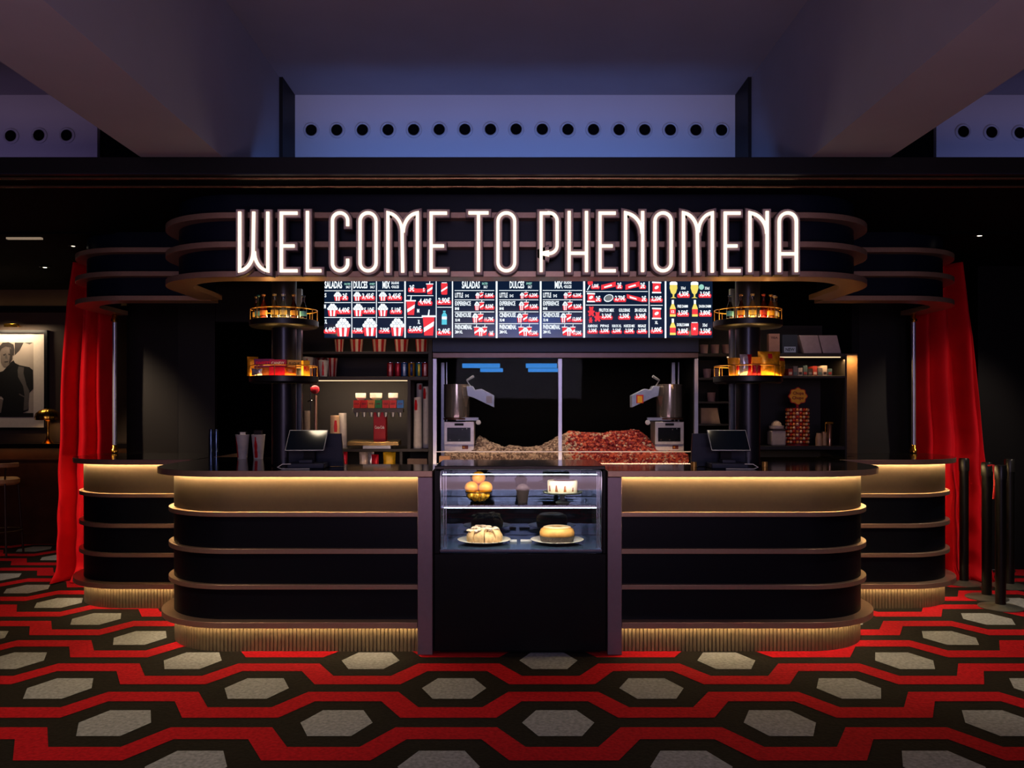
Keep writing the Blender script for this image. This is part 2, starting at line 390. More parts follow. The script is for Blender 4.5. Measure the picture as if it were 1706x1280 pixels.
def L_slab(side, xpost, xe, xcol):
    p = plan(side, xpost, xe, 5.04, .49, 6.36, .075)
    return p+[(xcol, 6.36), (xcol, 5.56), (xpost, 5.56)]
worktop(-1, L_slab(-1, -.464, -2.25, -1.38), 'dark glossy top of the near left counter')
worktop(1, L_slab(1, .598, 2.365, 1.47), 'dark glossy top of the near right counter')
worktop(-1, plan(-1, -2.2985, -3.37, 6.12, .49, 6.95, .075)+[(-2.2985, 6.95)], 'dark glossy top of the set-back left counter')
worktop(1, plan(1, 2.4085, 3.455, 6.12, .49, 6.94, .075)+[(2.70, 6.94), (2.70, 6.42), (2.4085, 6.42)], 'dark glossy top of the set-back right counter')

# ================================================================ CANOPIES + SIGN
CR = [(2.292, 2.328), (2.472, 2.508), (2.648, 2.684)]
def canopy(paths, label, cx, cy):
    t = thing('canopy', label, 'canopy', (cx, cy, 2.29), 'banded canopies over the counters')
    MB().band(paths(-.03), paths(0), 2.33, 2.812).build('body_panel', mat('navy_canopy', '0a1020', .35, spec=.3), t)
    for k, (z0, z1) in enumerate(CR):
        MB().band(paths(-.09 if k == 0 else -.02), paths(.08), z0, z1).build('trim_rail', BRONZE, t, bevel=.002)
    return t
def U(off):
    l = plan(-1, 0.05, -2.19, 5.03, .5, 6.0, off); r = plan(1, 0.05, 2.285, 5.03, .5, 6.0, off)
    return l[::-1][:-1]+r[1:]
canopy(U, 'large central canopy carrying the illuminated welcome sign', .05, 5.03)
canopy(lambda off: plan(-1, -2.2, -3.345, 6.11, .5, 7.0, off), 'smaller set-back canopy above the far left counter', -2.8, 6.11)
canopy(lambda off: plan(1, 2.31, 3.435, 6.11, .5, 7.0, off), 'smaller set-back canopy above the far right counter', 2.9, 6.11)

DS = 4.893
sign = thing('illuminated_sign', 'illuminated WELCOME TO PHENOMENA letter sign on the canopy front', 'sign', (0.05, DS, 2.3))
def ribbon(mb, pts, hw, y0, y1, m=0):
    n = len(pts); A = []; B = []; cl = math.dist(pts[0], pts[-1]) < 1e-6
    for i in range(n):
        a = pts[max(0, i-1)]; b = pts[min(n-1, i+1)]; p = pts[i]
        if cl and i in (0, n-1): a, b = pts[-2], pts[1]
        def nrm(u, v):
            d = math.hypot(v[0]-u[0], v[1]-u[1]) or 1; return (-(v[1]-u[1])/d, (v[0]-u[0])/d)
        if i in (0, n-1): nx, ny = nrm(a, b); k = 1
        elif cl and False: pass
        else:
            n1 = nrm(a, p); n2 = nrm(p, b); nx, ny = n1[0]+n2[0], n1[1]+n2[1]; L = math.hypot(nx, ny) or 1; nx /= L; ny /= L
            k = 1/max(.5, nx*n1[0]+ny*n1[1])
        A.append((p[0]+nx*hw*k, p[1]+ny*hw*k)); B.append((p[0]-nx*hw*k, p[1]-ny*hw*k))
    vs = []; fs = []
    for y in (y0, y1): vs += [(x, y, z) for x, z in A]+[(x, y, z) for x, z in B]
    for i in range(n-1):
        a, b, c, d = i, i+1, n+i, n+i+1
        fs += [(a, b, d, c), (2*n+a, 2*n+c, 2*n+d, 2*n+b), (a, 2*n+a, 2*n+b, b), (c, d, 2*n+d, 2*n+c)]
    if not cl: fs += [(0, n, 3*n, 2*n), (n-1, 3*n-1, 4*n-1, 2*n-1)]
    mb.add(vs, fs, m)
def ext(pts, e):      # lengthen both ends of an open stroke
    if math.dist(pts[0], pts[-1]) < 1e-6: return pts
    def go(p, q):
        d = math.hypot(p[0]-q[0], p[1]-q[1]) or 1; return (p[0]+(p[0]-q[0])/d*e, p[1]+(p[1]-q[1])/d*e)
    return [go(pts[0], pts[1])]+pts[1:-1]+[go(pts[-1], pts[-2])]
def arc(cx, cy, rx, ry, a0, a1, n=12): return [(cx+rx*cos(radians(a0+(a1-a0)*i/n)), cy+ry*sin(radians(a0+(a1-a0)*i/n))) for i in range(n+1)]
T_, B_ = 355.5, 451.8
def glyph(ch, x0, x1):
    m = (x0+x1)/2; r = (x1-x0)/2
    if ch == 'W': return [[(x0, T_), (x0, B_)]+arc(x0-2, B_-32, m-x0+1, 32, 80, 3, 10)+[(m, T_)], [(x1, T_), (x1, B_)]+arc(x1+2, B_-32, m-x1-1, 32, 80, 3, 10)]
    if ch == 'M': return [[(x0, B_+1), (x0, T_)]+arc(x0-2, T_+32, m-x0+1, -32, 80, 3, 10)+[(m, B_+1)], [(x1, B_+1), (x1, T_)]+arc(x1+2, T_+32, m-x1-1, -32, 80, 3, 10)]
    if ch == 'N': return [[(x0, B_), (x0, T_)]+arc(x0-3, T_+34, x1-x0+2, -34, 80, 3, 10), [(x1, T_-1), (x1, B_)]]
    if ch == 'E': return [[(x1, T_+.5), (x0, T_+.5), (x0, B_), (x1, B_)], [(x0, 410.5), (x1-5, 410.5)]]
    if ch == 'L': return [[(x0, T_-1), (x0, B_), (x1, B_)]]
    if ch == 'C': return [[(x1, T_+20)]+arc(m, T_+r, r, -r, 0, 180, 14)+arc(m, B_-r, r, r, 180, 0, 14)+[(x1, B_-18)]]
    if ch == 'O': return [[(x0, 400)]+arc(m, T_+r, r, -r, 180, 0, 14)+arc(m, B_-r, r, r, 0, 180, 14)+[(x0, 400)]]
    if ch == 'T': return [[(x0, T_), (x1, T_)], [(m, T_), (m, B_)]]
    if ch == 'P': return [[(x0, B_), (x0, T_+.5), (m, T_+.5)]+arc(m, T_+r, r, -r, 90, 0, 8)+arc(m, 423-r, r, r, 0, 90, 8)+[(m, 423), (x0, 423)]]
    if ch == 'H': return [[(x0, T_-1), (x0, B_)], [(x1, T_-1), (x1, B_)], [(x0, 422.5), (x1, 422.5)]]
    if ch == 'A': return [[(x0, B_)]+arc(m, T_+r, r, -r, 180, 0, 14)+[(x1, B_)], [(x0, 423.5), (x1, 423.5)]]
LET = [('W', 400.3, 447), ('E', 469.5, 494.5), ('L', 513, 534), ('C', 554.5, 579.8), ('O', 600.4, 627), ('M', 646.8, 695.7), ('E', 718.5, 743),
       ('T', 782.5, 812), ('O', 829.7, 857.5), ('P', 901.4, 928), ('H', 948, 976.8), ('E', 999.3, 1023.5), ('N', 1041.8, 1070.2), ('O', 1090.7, 1117.5),
       ('M', 1138, 1186), ('E', 1207.5, 1231), ('N', 1248.6, 1277.3), ('A', 1297.3, 1325.7)]
CHAN = mat('sign_channel', 'a08c8e', .6, .0); CHANR = mat('sign_channel_rim', '4a3c40', .5, .2)
NEON = mat('sign_tube', (1, .80, .62), emit=1.5)
for ch, x0, x1 in LET:
    body = MB(); face = MB()
    for si, st in enumerate(glyph(ch, x0, x1)):
        dy = .0009*si
        st = [(X(a, DS), Z(b, DS)) for a, b in st]
        ribbon(body, ext(st, .022), .024, DS-.005+dy, DS+.03+dy, 0)
        ribbon(body, ext(st, .0245), .0275, DS+.005+dy, DS+.053+dy, 1)
        ribbon(face, ext(st, .007), .0092, DS-.016+dy, DS-.006+dy, 0)
    l = body.build('letter', [CHAN, CHANR], sign); ORG[l.name] = ORG[sign.name]
    face.build('light_tube', NEON, l)

# ================================================================ MENU SCREENS
DM = 6.0; SM = F/DM
EB = mat('screen_navy', (.0045, .012, .035), emit=1.0, rough=.15); EW = mat('screen_white', (.86, .95, 1), emit=1.15)
ER = mat('screen_red', (.80, .035, .05), emit=1.1); EY_ = mat('screen_yellow', (.85, .72, .15), emit=1.0); EC = mat('screen_cyan', (.10, .60, .75), emit=1.0)
EG = mat('screen_green', (.35, .75, .65), emit=.9); EGR = mat('screen_grey', (.22, .25, .27), emit=.8)
EM = [EB, EW, ER, EY_, EC, EG, EGR]
Kz = 230/1706
class Board:
    def __init__(s, x0): s.x0 = x0; s.mb = MB(); s.L = 0
    def c(s, zx, zy): return ((s.x0+zx*Kz-HX)/SM, EYE+(HY-455-zy*Kz)/SM)
    def y(s): s.L += 1; return DM-.0045-.00002*s.L
    def poly(s, pts, m): s.mb.flat([s.c(*p) for p in pts], s.y(), m)
    def rect(s, a, b, c_, d, m): s.poly([(a, d), (c_, d), (c_, b), (a, b)], m)
    def t(s, tx, a, b, c_, d, m=1):
        p = s.c(a, d); q = s.c(c_, b); s.mb.text(tx, p[0], q[0], p[1], q[1], s.y(), m)
    def price(s, tx, a, b, c_, d):
        r = (d-b)*.28; s.poly([(a-14, d-r*1.9+4), (a-6, d-2*r), (c_+6, d-2*r), (c_+16, d-r), (c_+8, d+10), (a-6, d+10), (a-18, d-4)], 2)
        s.t(tx, a, b, c_, d)
    def bucket(s, a, b, c_, d):
        w_, h = c_-a, d-b; k = w_*.13; tp = b+h*.38
        s.poly([(a, tp), (a+k, d), (c_-k, d), (c_, tp)], 2)
        for i in (1, 3):
            f0, f1 = i/5, (i+1)/5
            s.poly([(a+w_*f0, tp), (a+k+(w_-2*k)*f0, d), (a+k+(w_-2*k)*f1, d), (a+w_*f1, tp)], 1)
        for i, (u, v) in enumerate(((.12, .36), (.36, .38), (.62, .38), (.88, .36), (.25, .2), (.5, .16), (.75, .2), (.4, .06), (.6, .07))):
            cx, cy, r = a+w_*u, b+h*v+2, w_*.155
            s.poly([(cx+r*1.12*cos(q*pi/4), cy+r*1.12*sin(q*pi/4)) for q in range(8)], 0)
            s.poly([(cx+r*cos(q*pi/4), cy+r*sin(q*pi/4)) for q in range(8)], 1)
    def cup(s, a, b, c_, d):
        w_, h = c_-a, d-b; k = w_*.14; tp = b+h*.25
        s.poly([(a+w_*.42, tp), (a+w_*.5, b), (a+w_*.58, b), (a+w_*.54, tp)], 1)
        s.poly([(a+k*.5, tp), (a+k*1.3, d), (c_-k*1.3, d), (c_-k*.5, tp)], 2)
        s.poly([(a, tp-h*.03), (a, tp+h*.04), (c_, tp+h*.04), (c_, tp-h*.03)], 1)
        s.poly([(a+k, tp+h*.45), (a+k*1.1, tp+h*.62), (c_-k, tp+h*.38), (c_-k*.8, tp+h*.2)], 1)
    def can(s, a, b, c_, d, star=False):
        h = d-b; s.poly([(a, b+h*.1), (a+3, d-h*.06), (a+12, d), (c_-12, d), (c_-3, d-h*.06), (c_, b+h*.1), (c_-10, b), (a+10, b)], 2)
        s.rect(a+8, b-3, c_-8, b+6, 1)
        if star:
            cx, cy, r = (a+c_)/2, (b+d)/2, (c_-a)*.28
            s.poly([(cx+(r if i % 2 == 0 else r*.4)*sin(i*pi/5), cy-(r if i % 2 == 0 else r*.4)*cos(i*pi/5)) for i in range(10)], 1)
        else: s.poly([(a+2, b+h*.62), (a+2, b+h*.78), (c_-2, b+h*.46), (c_-2, b+h*.3)], 1)
    def bottle(s, a, b, c_, d, body=3, lab=2, lt=None):
        w_, h = c_-a, d-b; m_ = (a+c_)/2
        s.poly([(m_-w_*.17, b+h*.22), (a, b+h*.5), (a, d), (c_, d), (c_, b+h*.5), (m_+w_*.17, b+h*.22)], body)
        s.rect(m_-w_*.19, b, m_+w_*.19, b+h*.24, 1)
        s.rect(a, b+h*.55, c_, b+h*.86, lab)
        if lt: s.t(lt, a+w_*.25, b+h*.62, c_-w_*.25, b+h*.78, 1)
    def beer(s, a, b, c_, d):
        w_, h = c_-a, d-b; m_ = (a+c_)/2
        s.poly([(a+w_*.05, b+h*.12), (a, b+h*.4), (a+w_*.18, b+h*.68), (m_-w_*.1, b+h*.78), (m_-w_*.1, b+h*.93), (a+w_*.1, d), (c_-w_*.1, d), (m_+w_*.1, b+h*.93), (m_+w_*.1, b+h*.78), (c_-w_*.18, b+h*.68), (c_, b+h*.4), (c_-w_*.05, b+h*.12)], 3)
        s.poly([(a, b+h*.2), (a+w_*.02, b+h*.05), (a+w_*.25, b), (c_-w_*.25, b), (c_-w_*.02, b+h*.05), (c_, b+h*.2)], 1)
    def bag(s, a, b, c_, d, k=0):
        s.poly([(a+8, b+12), (a+8+k, d-10), (c_-8+k, d-10), (c_-8, b+12)], 2)
        s.poly([(a, b), (a, b+18), (c_, b+22), (c_, b+4)], 1); s.poly([(a+k, d-18), (a+k, d), (c_+k, d), (c_+k, d-16)], 1)
        cx, cy = (a+c_)/2, (b+d)/2; s.poly([(cx+26*cos(q*pi/5), cy+20*sin(q*pi/5)-8*cos(q*pi/5)) for q in range(10)], 1)
    def bar(s, a, b, c_, d, up=True, tx=''):
        e = 34 if up else -34; q = 42
        s.poly([(a, b+(q if up else 0)), (a, d-(0 if up else q)), (c_, d-(q if up else 0)), (c_, b+(0 if up else q))], 2)
        s.poly([(a+34, (b+d)/2+(12 if up else -22)), (a+40, (b+d)/2+(28 if up else 2)), (c_-44, (b+d)/2+(2 if up else 24)), (c_-52, (b+d)/2-(18 if up else -4))], 1)
    def bear(s, cx, cy, r):
        for u, v, q in ((0, -1.15, .75), (-.55, -1.75, .3), (.55, -1.75, .3), (0, .1, .95), (-.85, -.2, .4), (.85, -.2, .4), (-.6, 1.1, .45), (.6, 1.1, .45)):
            s.poly([(cx+r*u+r*q*cos(i*pi/5), cy+r*v+r*q*sin(i*pi/5)) for i in range(10)], 2)
def finish(bd, xa, xb, label):
    x0, x1 = (xa-HX)/SM, (xb-HX)/SM; z0 = EYE+(HY-563.5)/SM; z1 = 2.46
    t = thing('menu_screen', label, 'menu screen', ((x0+x1)/2, DM, z0), 'digital menu screens under the sign')
    MB().box(x0+.0008, x1-.0008, DM, DM+.05, z0-.004, z1).build('housing', BLACK, t)
    m2 = MB().box(x0+.003, x1-.003, DM-.004, DM-.0005, z0+.003, z1-.004, 0)
    m2.add(bd.mb.v, bd.mb.f, bd.mb.m); m2.build('display', EM, t, smooth=0)
    MB().box((x0+x1)/2-.03, (x0+x1)/2+.03, DM+.05, DM+.09, z1-.2, 2.815).build('mounting_arm', BLACK, t)
b = Board(530)
for a in (418, 722, 1460): b.rect(a-5, 92, a+5, 800, 1)
b.rect(1066, 90, 1084, 800, 1)
for (p, q) in ((80, 405), (432, 708), (740, 1052)):
    for yy in (221, 367, 551): b.rect(p, yy-4, q, yy+4, 1)
b.rect(1102, 277, 1425, 285, 1); b.rect(1102, 546, 1300, 554, 1); b.rect(1472, 420, 1652, 428, 1)
b.t('SALADAS', 82, 103, 298, 192); b.t('DULCES', 438, 103, 612, 192); b.t('MIX', 797, 103, 890, 192)
b.t('SALTED', 325, 125, 402, 148, 5); b.t('SALT', 345, 160, 402, 190, 1); b.t('SWEET', 637, 125, 705, 148, 5); b.t('SALT', 645, 160, 703, 190, 1)
b.t('SALADAS', 905, 108, 1000, 140); b.t('+DULCES', 905, 155, 1000, 190)
for tx, x_, y_ in (('S', 82, 250), ('M', 76, 388), ('XL', 82, 576)): b.t(tx, x_, y_, x_+22+(8 if tx == 'XL' else 0), y_+52)
b.price('3€', 305, 250, 360, 330); b.bucket(198, 240, 290, 345)
b.price('3,45€', 545, 250, 690, 330); b.bucket(440, 240, 530, 345); b.price('3,45€', 872, 250, 1025, 330); b.bucket(755, 240, 848, 345)
b.price('4,40€', 250, 425, 390, 500); b.bucket(118, 388, 242, 535); b.price('5,10€', 570, 425, 695, 500); b.bucket(438, 388, 560, 535)
b.price('5,10€', 905, 425, 1025, 500); b.bucket(742, 388, 862, 535)
b.price('6,40€', 90, 668, 215, 740); b.bucket(222, 572, 398, 785); b.price('7,90€', 440, 675, 550, 740); b.bucket(555, 572, 728, 780)
b.price('7,90€', 768, 675, 880, 740); b.bucket(895, 572, 1065, 780)
b.price('3€', 1130, 148, 1190, 230); b.rect(1190, 195, 1330, 245, 2); b.t('S', 1296, 185, 1318, 232); b.cup(1335, 95, 1425, 265)
b.cup(1085, 285, 1210, 520); b.price('4,40€', 1250, 315, 1400, 395); b.t('M', 1225, 445, 1252, 492)
b.price('5,00€', 1125, 655, 1280, 735); b.t('XL', 1232, 580, 1262, 632); b.cup(1282, 455, 1452, 775)
b.can(1520, 122, 1600, 270); b.price('2,90€', 1485, 305, 1630, 385); b.price('2,40€', 1485, 685, 1630, 762)
b.poly([(1550, 490), (1530, 520), (1528, 640), (1592, 640), (1592, 520), (1572, 490)], 4); b.rect(1545, 468, 1576, 486, 4); b.rect(1530, 540, 1592, 575, 1)
finish(b, 540, 754.3, 'left menu screen listing popcorn buckets, soft drink cups and prices')
b = Board(750)
b.rect(22, 88, 36, 800, 1)
for a in (574, 1118): b.rect(a-11, 88, a+11, 805, 1)
NM = ['LITTLE', 'EXPERIENCE', 'CINEHOUSE', 'PHENOMENAL']
PR = [['5,80€', '8,50€', '11,70€', '16€'], ['6,20€', '9,20€', '12,80€', '17,50€'], ['6,20€', '9,20€', '12,80€', '17,50€']]
for ci, (a, e) in enumerate(((55, 545), (605, 1090), (1143, 1630))):
    for yy in (218, 333, 482, 628): b.rect(a, yy-4, e, yy+4, 1)
    hx = ((145, 368), (735, 915), (1292, 1390))[ci]; b.t(('SALADAS', 'DULCES', 'MIX')[ci], hx[0], 103, hx[1], 192)
    if ci < 2: b.t(('SALTED', 'SWEET')[ci], hx[1]+25, 118, hx[1]+95, 146, 5); b.t('SALT', hx[1]+45, 158, hx[1]+95, 190, 1)
    else: b.t('SALADAS', 1402, 105, 1498, 138); b.t('+DULCES', 1402, 152, 1498, 190)
    for r, (y0, y1) in enumerate(((245, 305), (350, 405), (492, 548), (640, 698))):
        b.t(NM[r], a+5, y0, a+(105, 200, 205, 215)[r], y1)
    for r, (y0, y1, tx) in enumerate(((265, 303, 'S+S'), (422, 460, 'M+M'), (565, 600, 'XL+M'), (710, 748, '2M+XL'))):
        q = a+(130 if r == 0 else 5); b.t(tx, q, y0, q+(46, 50, 60, 95)[r], y1)
    for r, (y0, y1) in enumerate(((245, 318), (355, 462), (500, 615), (655, 780))):
        w0 = (70, 85, 95, 80)[r]; sx = a+(258, 245, 220, 290)[r]
        if r < 3: b.bucket(sx, y0, sx+w0*.75, y1); b.cup(sx+w0*.68, y0-25, sx+w0*1.45, y1-8)
        else: b.cup(sx-55, y0-20, sx+15, y1-8); b.cup(sx+50, y0-20, sx+115, y1-8); b.bucket(sx-5, y0+20, sx+70, y1)
    for r, (y0, y1) in enumerate(((250, 302), (385, 445), (545, 600), (715, 772))):
        b.price(PR[ci][r], e-(112, 108, 118, 112)[r] + (55 if PR[ci][r] == '16€' else 0), y0, e-12, y1)
finish(b, 754.7, 973.3, 'middle menu screen listing combined popcorn and drink menus')
b = Board(965)
b.rect(48, 88, 72, 800, 1); b.rect(857, 95, 867, 800, 1); b.rect(1055, 85, 1075, 805, 1)
b.rect(82, 226, 845, 234, 1); b.rect(82, 393, 845, 401, 1); b.rect(880, 396, 1030, 404, 1)
b.poly([(135+34*cos(i*pi/6), 122+34*sin(i*pi/6)) for i in range(12)], 2); b.poly([(125, 150), (95, 210), (105, 214), (136, 155)], 1)
b.price('1,00€', 160, 135, 238, 190); b.bar(270, 108, 450, 210); b.price('2€', 470, 118, 520, 190); b.bar(570, 105, 745, 210); b.price('2€', 755, 118, 810, 190)
b.bag(95, 245, 195, 362); b.price('2€', 205, 282, 260, 350); b.poly([(362+60*cos(i*pi/8), 312+46*sin(i*pi/8)-10*cos(i*pi/8)) for i in range(16)], 1)
b.poly([(362+50*cos(i*pi/8), 310+36*sin(i*pi/8)-8*cos(i*pi/8)) for i in range(16)], 6); b.price('2,70€', 440, 278, 565, 350); b.bar(585, 262, 755, 355, False); b.price('2€', 770, 282, 825, 350)
b.bear(148, 485, 34); b.bear(225, 550, 34); b.bear(140, 588, 20)
for tx, a, e, p in (('FRUTOS MIX', 245, 430, '3,30€'), ('GOLOSINAS', 488, 625, '2,50€'), ('SIN AZUCAR', 685, 830, '3,30€')):
    b.t(tx, a, 440, e, 482); b.price(p, (a+e)/2-60, 500, (a+e)/2+60, 568)
for tx, a, e, p in (('ALMENDRAS', 105, 225, '3,30€'), ('PIPAS', 260, 365, '3,30€'), ('KIKOS XL', 405, 520, '2,50€'), ('NUECES MIX', 550, 685, '2,50€'), ('REGALIZ', 725, 825, '2,50€')):
    b.t(tx, a, 638, e, 672); b.price(p, (a+e)/2-50, 685, (a+e)/2+50, 742)
b.bag(898, 108, 1012, 252); b.price('2,20€', 890, 285, 1015, 355); b.bag(898, 430, 1012, 572); b.t('XL', 932, 595, 970, 632); b.price('1,00€', 895, 670, 1015, 740)
b.beer(1115, 108, 1210, 312); b.t('33cl', 1255, 170, 1310, 205); b.price('4,30€', 1225, 225, 1350, 298)
b.beer(1375, 108, 1470, 312); b.poly([(1508+32*cos(i*pi/6), 175+34*sin(i*pi/6)) for i in range(12)], 5); b.t('33cl', 1550, 172, 1605, 207); b.price('3,50€', 1490, 228, 1615, 298)
b.bottle(1118, 335, 1190, 540, 3, 2, '12'); b.t('FREE DAMM', 1212, 395, 1340, 430); b.price('3,50€', 1220, 460, 1340, 530)
b.bottle(1392, 335, 1462, 540); b.t('DAURA DAMM', 1478, 395, 1625, 430); b.price('3,80€', 1492, 460, 1620, 530)
b.bottle(1118, 565, 1190, 768); b.t('DOBLE DAMM', 1205, 622, 1352, 660); b.price('3,80€', 1220, 685, 1340, 758)
b.can(1378, 612, 1468, 770, True); b.t('33cl', 1522, 625, 1578, 665); b.price('3,50€', 1492, 685, 1620, 758)
finish(b, 973.7, 1187.5, 'right menu screen listing sweets, crisps, beers and prices')

#PART2
# ================================================================ DISPLAY CASE WITH CAKES
cx0, cx1 = -.455, .590
case = thing('display_case', 'black refrigerated glass display case with cakes between the two front counters', 'display case', (.067, 5.25, 0))
MB().box(cx0, cx1, 4.985, 5.62, .02, .612).box(cx0+.03, cx1-.03, 5.03, 5.58, 0, .02).box(cx0, cx1, 5.57, 5.62, .612, 1.12) \
    .box(cx0, cx0+.034, 4.985, 5.57, .612, 1.12).box(cx1-.022, cx1, 4.985, 5.57, .612, 1.12).build('housing', mat('case_black', '050508', .4, spec=.25), case, bevel=.003)
MB().box(cx0, cx1, 5.02, 5.62, 1.122, 1.145).build('top_cover', mat('case_top_black', '0b0b0d', .12, spec=.5), case, bevel=.004)
MB().box(cx0+.036, cx1-.024, 5.558, 5.566, .64, 1.115).build('rear_mirror_glass', mat('dark_mirror', '2c343e', .03, .8), case)
MB().box(cx0+.036, cx1-.024, 5.0, 5.555, .615, .638).build('deck', mat('case_deck', '50647a', .18, .7), case)
MB().box(cx0+.04, cx1-.028, 5.07, 5.53, .893, .900).build('glass_shelf', glass('shelf_glass', (.80, .93, .93), 1.2, 1.8), case)
for a, b_ in ((cx0+.036, cx0+.04), (cx1-.028, cx1-.024)): MB().box(a, b_, 5.0, 5.55, .64, 1.115).build('side_glass', mat('side_mirror', '98a2a6', .08, .85), case)
MB().box(cx0+.03, cx1-.02, 4.987, 4.993, .612, 1.12).build('front_glass', GLASSD, case)
mb = MB()
for x in (cx0+.052, cx0+.066, cx1-.052, cx1-.040): mb.box(x, x+.005, 5.03, 5.036, .64, 1.11)
for x in (cx0+.045, cx1-.035):
    mb.tube([(x, 5.03, .885), (x, 5.52, .885)], .004, 6); mb.tube([(x, 5.04, .66), (x, 5.5, .76)], .003, 6); mb.tube([(x, 5.03, .84), (x, 5.3, .885)], .003, 6)
mb.box(cx0+.034, cx1-.024, 4.995, 5.003, .625, .637); mb.box(cx0+.034, cx1-.024, 5.06, 5.07, .886, .897)
mb.build('shelf_frame', STEEL, case)
MB().box(cx0+.05, cx1-.05, 5.026, 5.030, 1.090, 1.0935).build('light_strip', LEDC, case, smooth=0)
MB().box(cx0+.05, cx1-.05, 5.062, 5.066, .8815, .885).build('light_strip', LEDC, case, smooth=0)
for z_, y_ in ((1.097, 5.03), (.8825, 5.075)): light('AREA', 'case_led', (.067, y_, z_), 2.6, (1, .93, .82), (radians(12), 0, 0), shape='RECTANGLE', size=.9, size_y=.008)
# wire bowl + oranges
Dc = 5.2; ox = X(797, 5.15); zs = .901
bowl = thing('wire_bowl', 'black wire bowl of small yellow fruit on the upper glass shelf', 'bowl', (ox, Dc, zs))
mb = MB().torus((ox, Dc, zs+.068), .085, .003, 28, 6).torus((ox, Dc, zs+.004), .035, .003, 20, 6)
for i in range(14):
    a = 2*pi*i/14; mb.tube([(ox+r*cos(a), Dc+r*sin(a), zs+h) for r, h in ((.035, .004), (.062, .02), (.08, .045), (.085, .068))], .0015, 5)
mb.build('wire_frame', mat('black_wire', '111112', .4, .6), bowl)
OR = mat('orange_peel', 'f59a12', .4, var=.06, scale=90, bump=.4); ORL = mat('yellow_fruit', 'f7b32a', .35, var=.08)
k = 0; org = None
for j, (r, n, z) in enumerate(((.03, 5, .028), (.055, 9, .045), (.02, 3, .055))):
    for i in range(n):
        a = 2*pi*i/n+j; k += 1
        lab = 'small yellow kumquat in the black wire bowl'
        p = (ox+r*cos(a), Dc+r*sin(a), zs+z)
        if org is None: org = tag(MB().sphere(p, .019, 12, 8, sc=(1, 1, 1.1)).build('kumquat', ORL, loc=p), lab, 'fruit', 'small fruit in the wire bowl')
        else: dup(org, p, lab)
base = None
for dx, dy, dz, lab in ((-.045, -.015, .095, 'left orange of those resting on the wire bowl'), (.045, -.02, .095, 'right orange of those resting on the wire bowl'), (0, .05, .097, 'orange at the rear of the wire bowl'), (0, -.005, .158, 'large single orange balanced on top of the fruit pile')):
    p = (ox+dx, Dc+dy, zs+dz)
    if base is None:
        base = thing('orange', lab, 'fruit', p, 'oranges on the wire bowl')
        MB().sphere(p, .043, 24, 14, sc=(1, 1, .94)).build('peel', OR, base); MB().sphere((p[0], p[1], p[2]+.0395), .004, 8, 5).build('stem_end', mat('stem_green', '5c6a22', .7), base)
    else: dup(base, p, lab)
# muffin
mx_ = X(871, 5.15)
mf = thing('muffin', 'chocolate muffin in a dark pleated paper on the upper glass shelf', 'muffin', (mx_, Dc, zs))
MB().lathe(mx_, Dc, [(.03, 0), (.033, .02), (.040, .07), (.048, .092), (.044, .09), (.038, .07)], 32, z=zs).xf(lambda x, y, z: (mx_+(x-mx_)*(1+.06*sin(16*math.atan2(y-Dc, x-mx_))), Dc+(y-Dc)*(1+.06*sin(16*math.atan2(y-Dc, x-mx_))), z)).build('paper_case', mat('brown_paper', '3a2c28', .7), mf)
MB().sphere((mx_, Dc, zs+.088), .040, 24, 12, sc=(1, 1, .75), nz=.05).build('muffin_top', mat('chocolate_crumb', '4c3c3a', .8, var=.6, scale=60, bump=1), mf)
# cheesecake on glass stand
qx = X(938, 5.15)
st = thing('cake_stand', 'clear glass pedestal cake stand on the upper shelf', 'cake stand', (qx, Dc, zs))
MB().lathe(qx, Dc, [(.045, 0), (.042, .006), (.018, .016), (.014, .035), (.022, .05), (.03, .056)], 32, z=zs).build('pedestal', mat('stand_glass', 'd0d8c0', .12, trans=.55), st)
MB().lathe(qx, Dc, [(.0, .057), (.12, .058), (.13, .068), (.127, .07), (.118, .062), (0, .062)], 40, z=zs).build('plate', mat('stand_glass', 'd0d8c0', .12, trans=.55), st)
ck = thing('cheesecake', 'pale cheesecake with brown streaked side standing on the glass cake stand', 'cake', (qx, Dc, zs+.063))
MB().lathe(qx, Dc, [(.092, 0), (.094, .01), (.096, .07), (.092, .078), (.05, .076), (0, .076)], 48, z=zs+.063).build('cake_body', mat('cheesecake', 'f3e3bd', .6, var=.15, scale=20), ck)
mb = MB()
for i in range(11):
    a = 2*pi*i/11+.1; r = .0955; h = random.uniform(.02, .045); wd = random.uniform(.006, .012)
    mb.add([(qx+r*sin(a-wd*8), Dc-r*cos(a-wd*8), zs+.075), (qx+r*sin(a+wd*8), Dc-r*cos(a+wd*8), zs+.075), (qx+(r+.002)*sin(a+wd*4), Dc-(r+.002)*cos(a+wd*4), zs+.08+h), (qx+(r+.002)*sin(a-wd*5), Dc-(r+.002)*cos(a-wd*5), zs+.078+h)], [(0, 1, 2, 3)])
mb.build('caramel_streak', mat('caramel', 'a05a1c', .3), ck)
MB().lathe(qx+.012, Dc, [(.07, .0775), (.068, .081), (0, .082)], 32, z=zs+.063).build('jam_topping', mat('berry_jam', '5b2a1e', .2, spec=.6), ck)
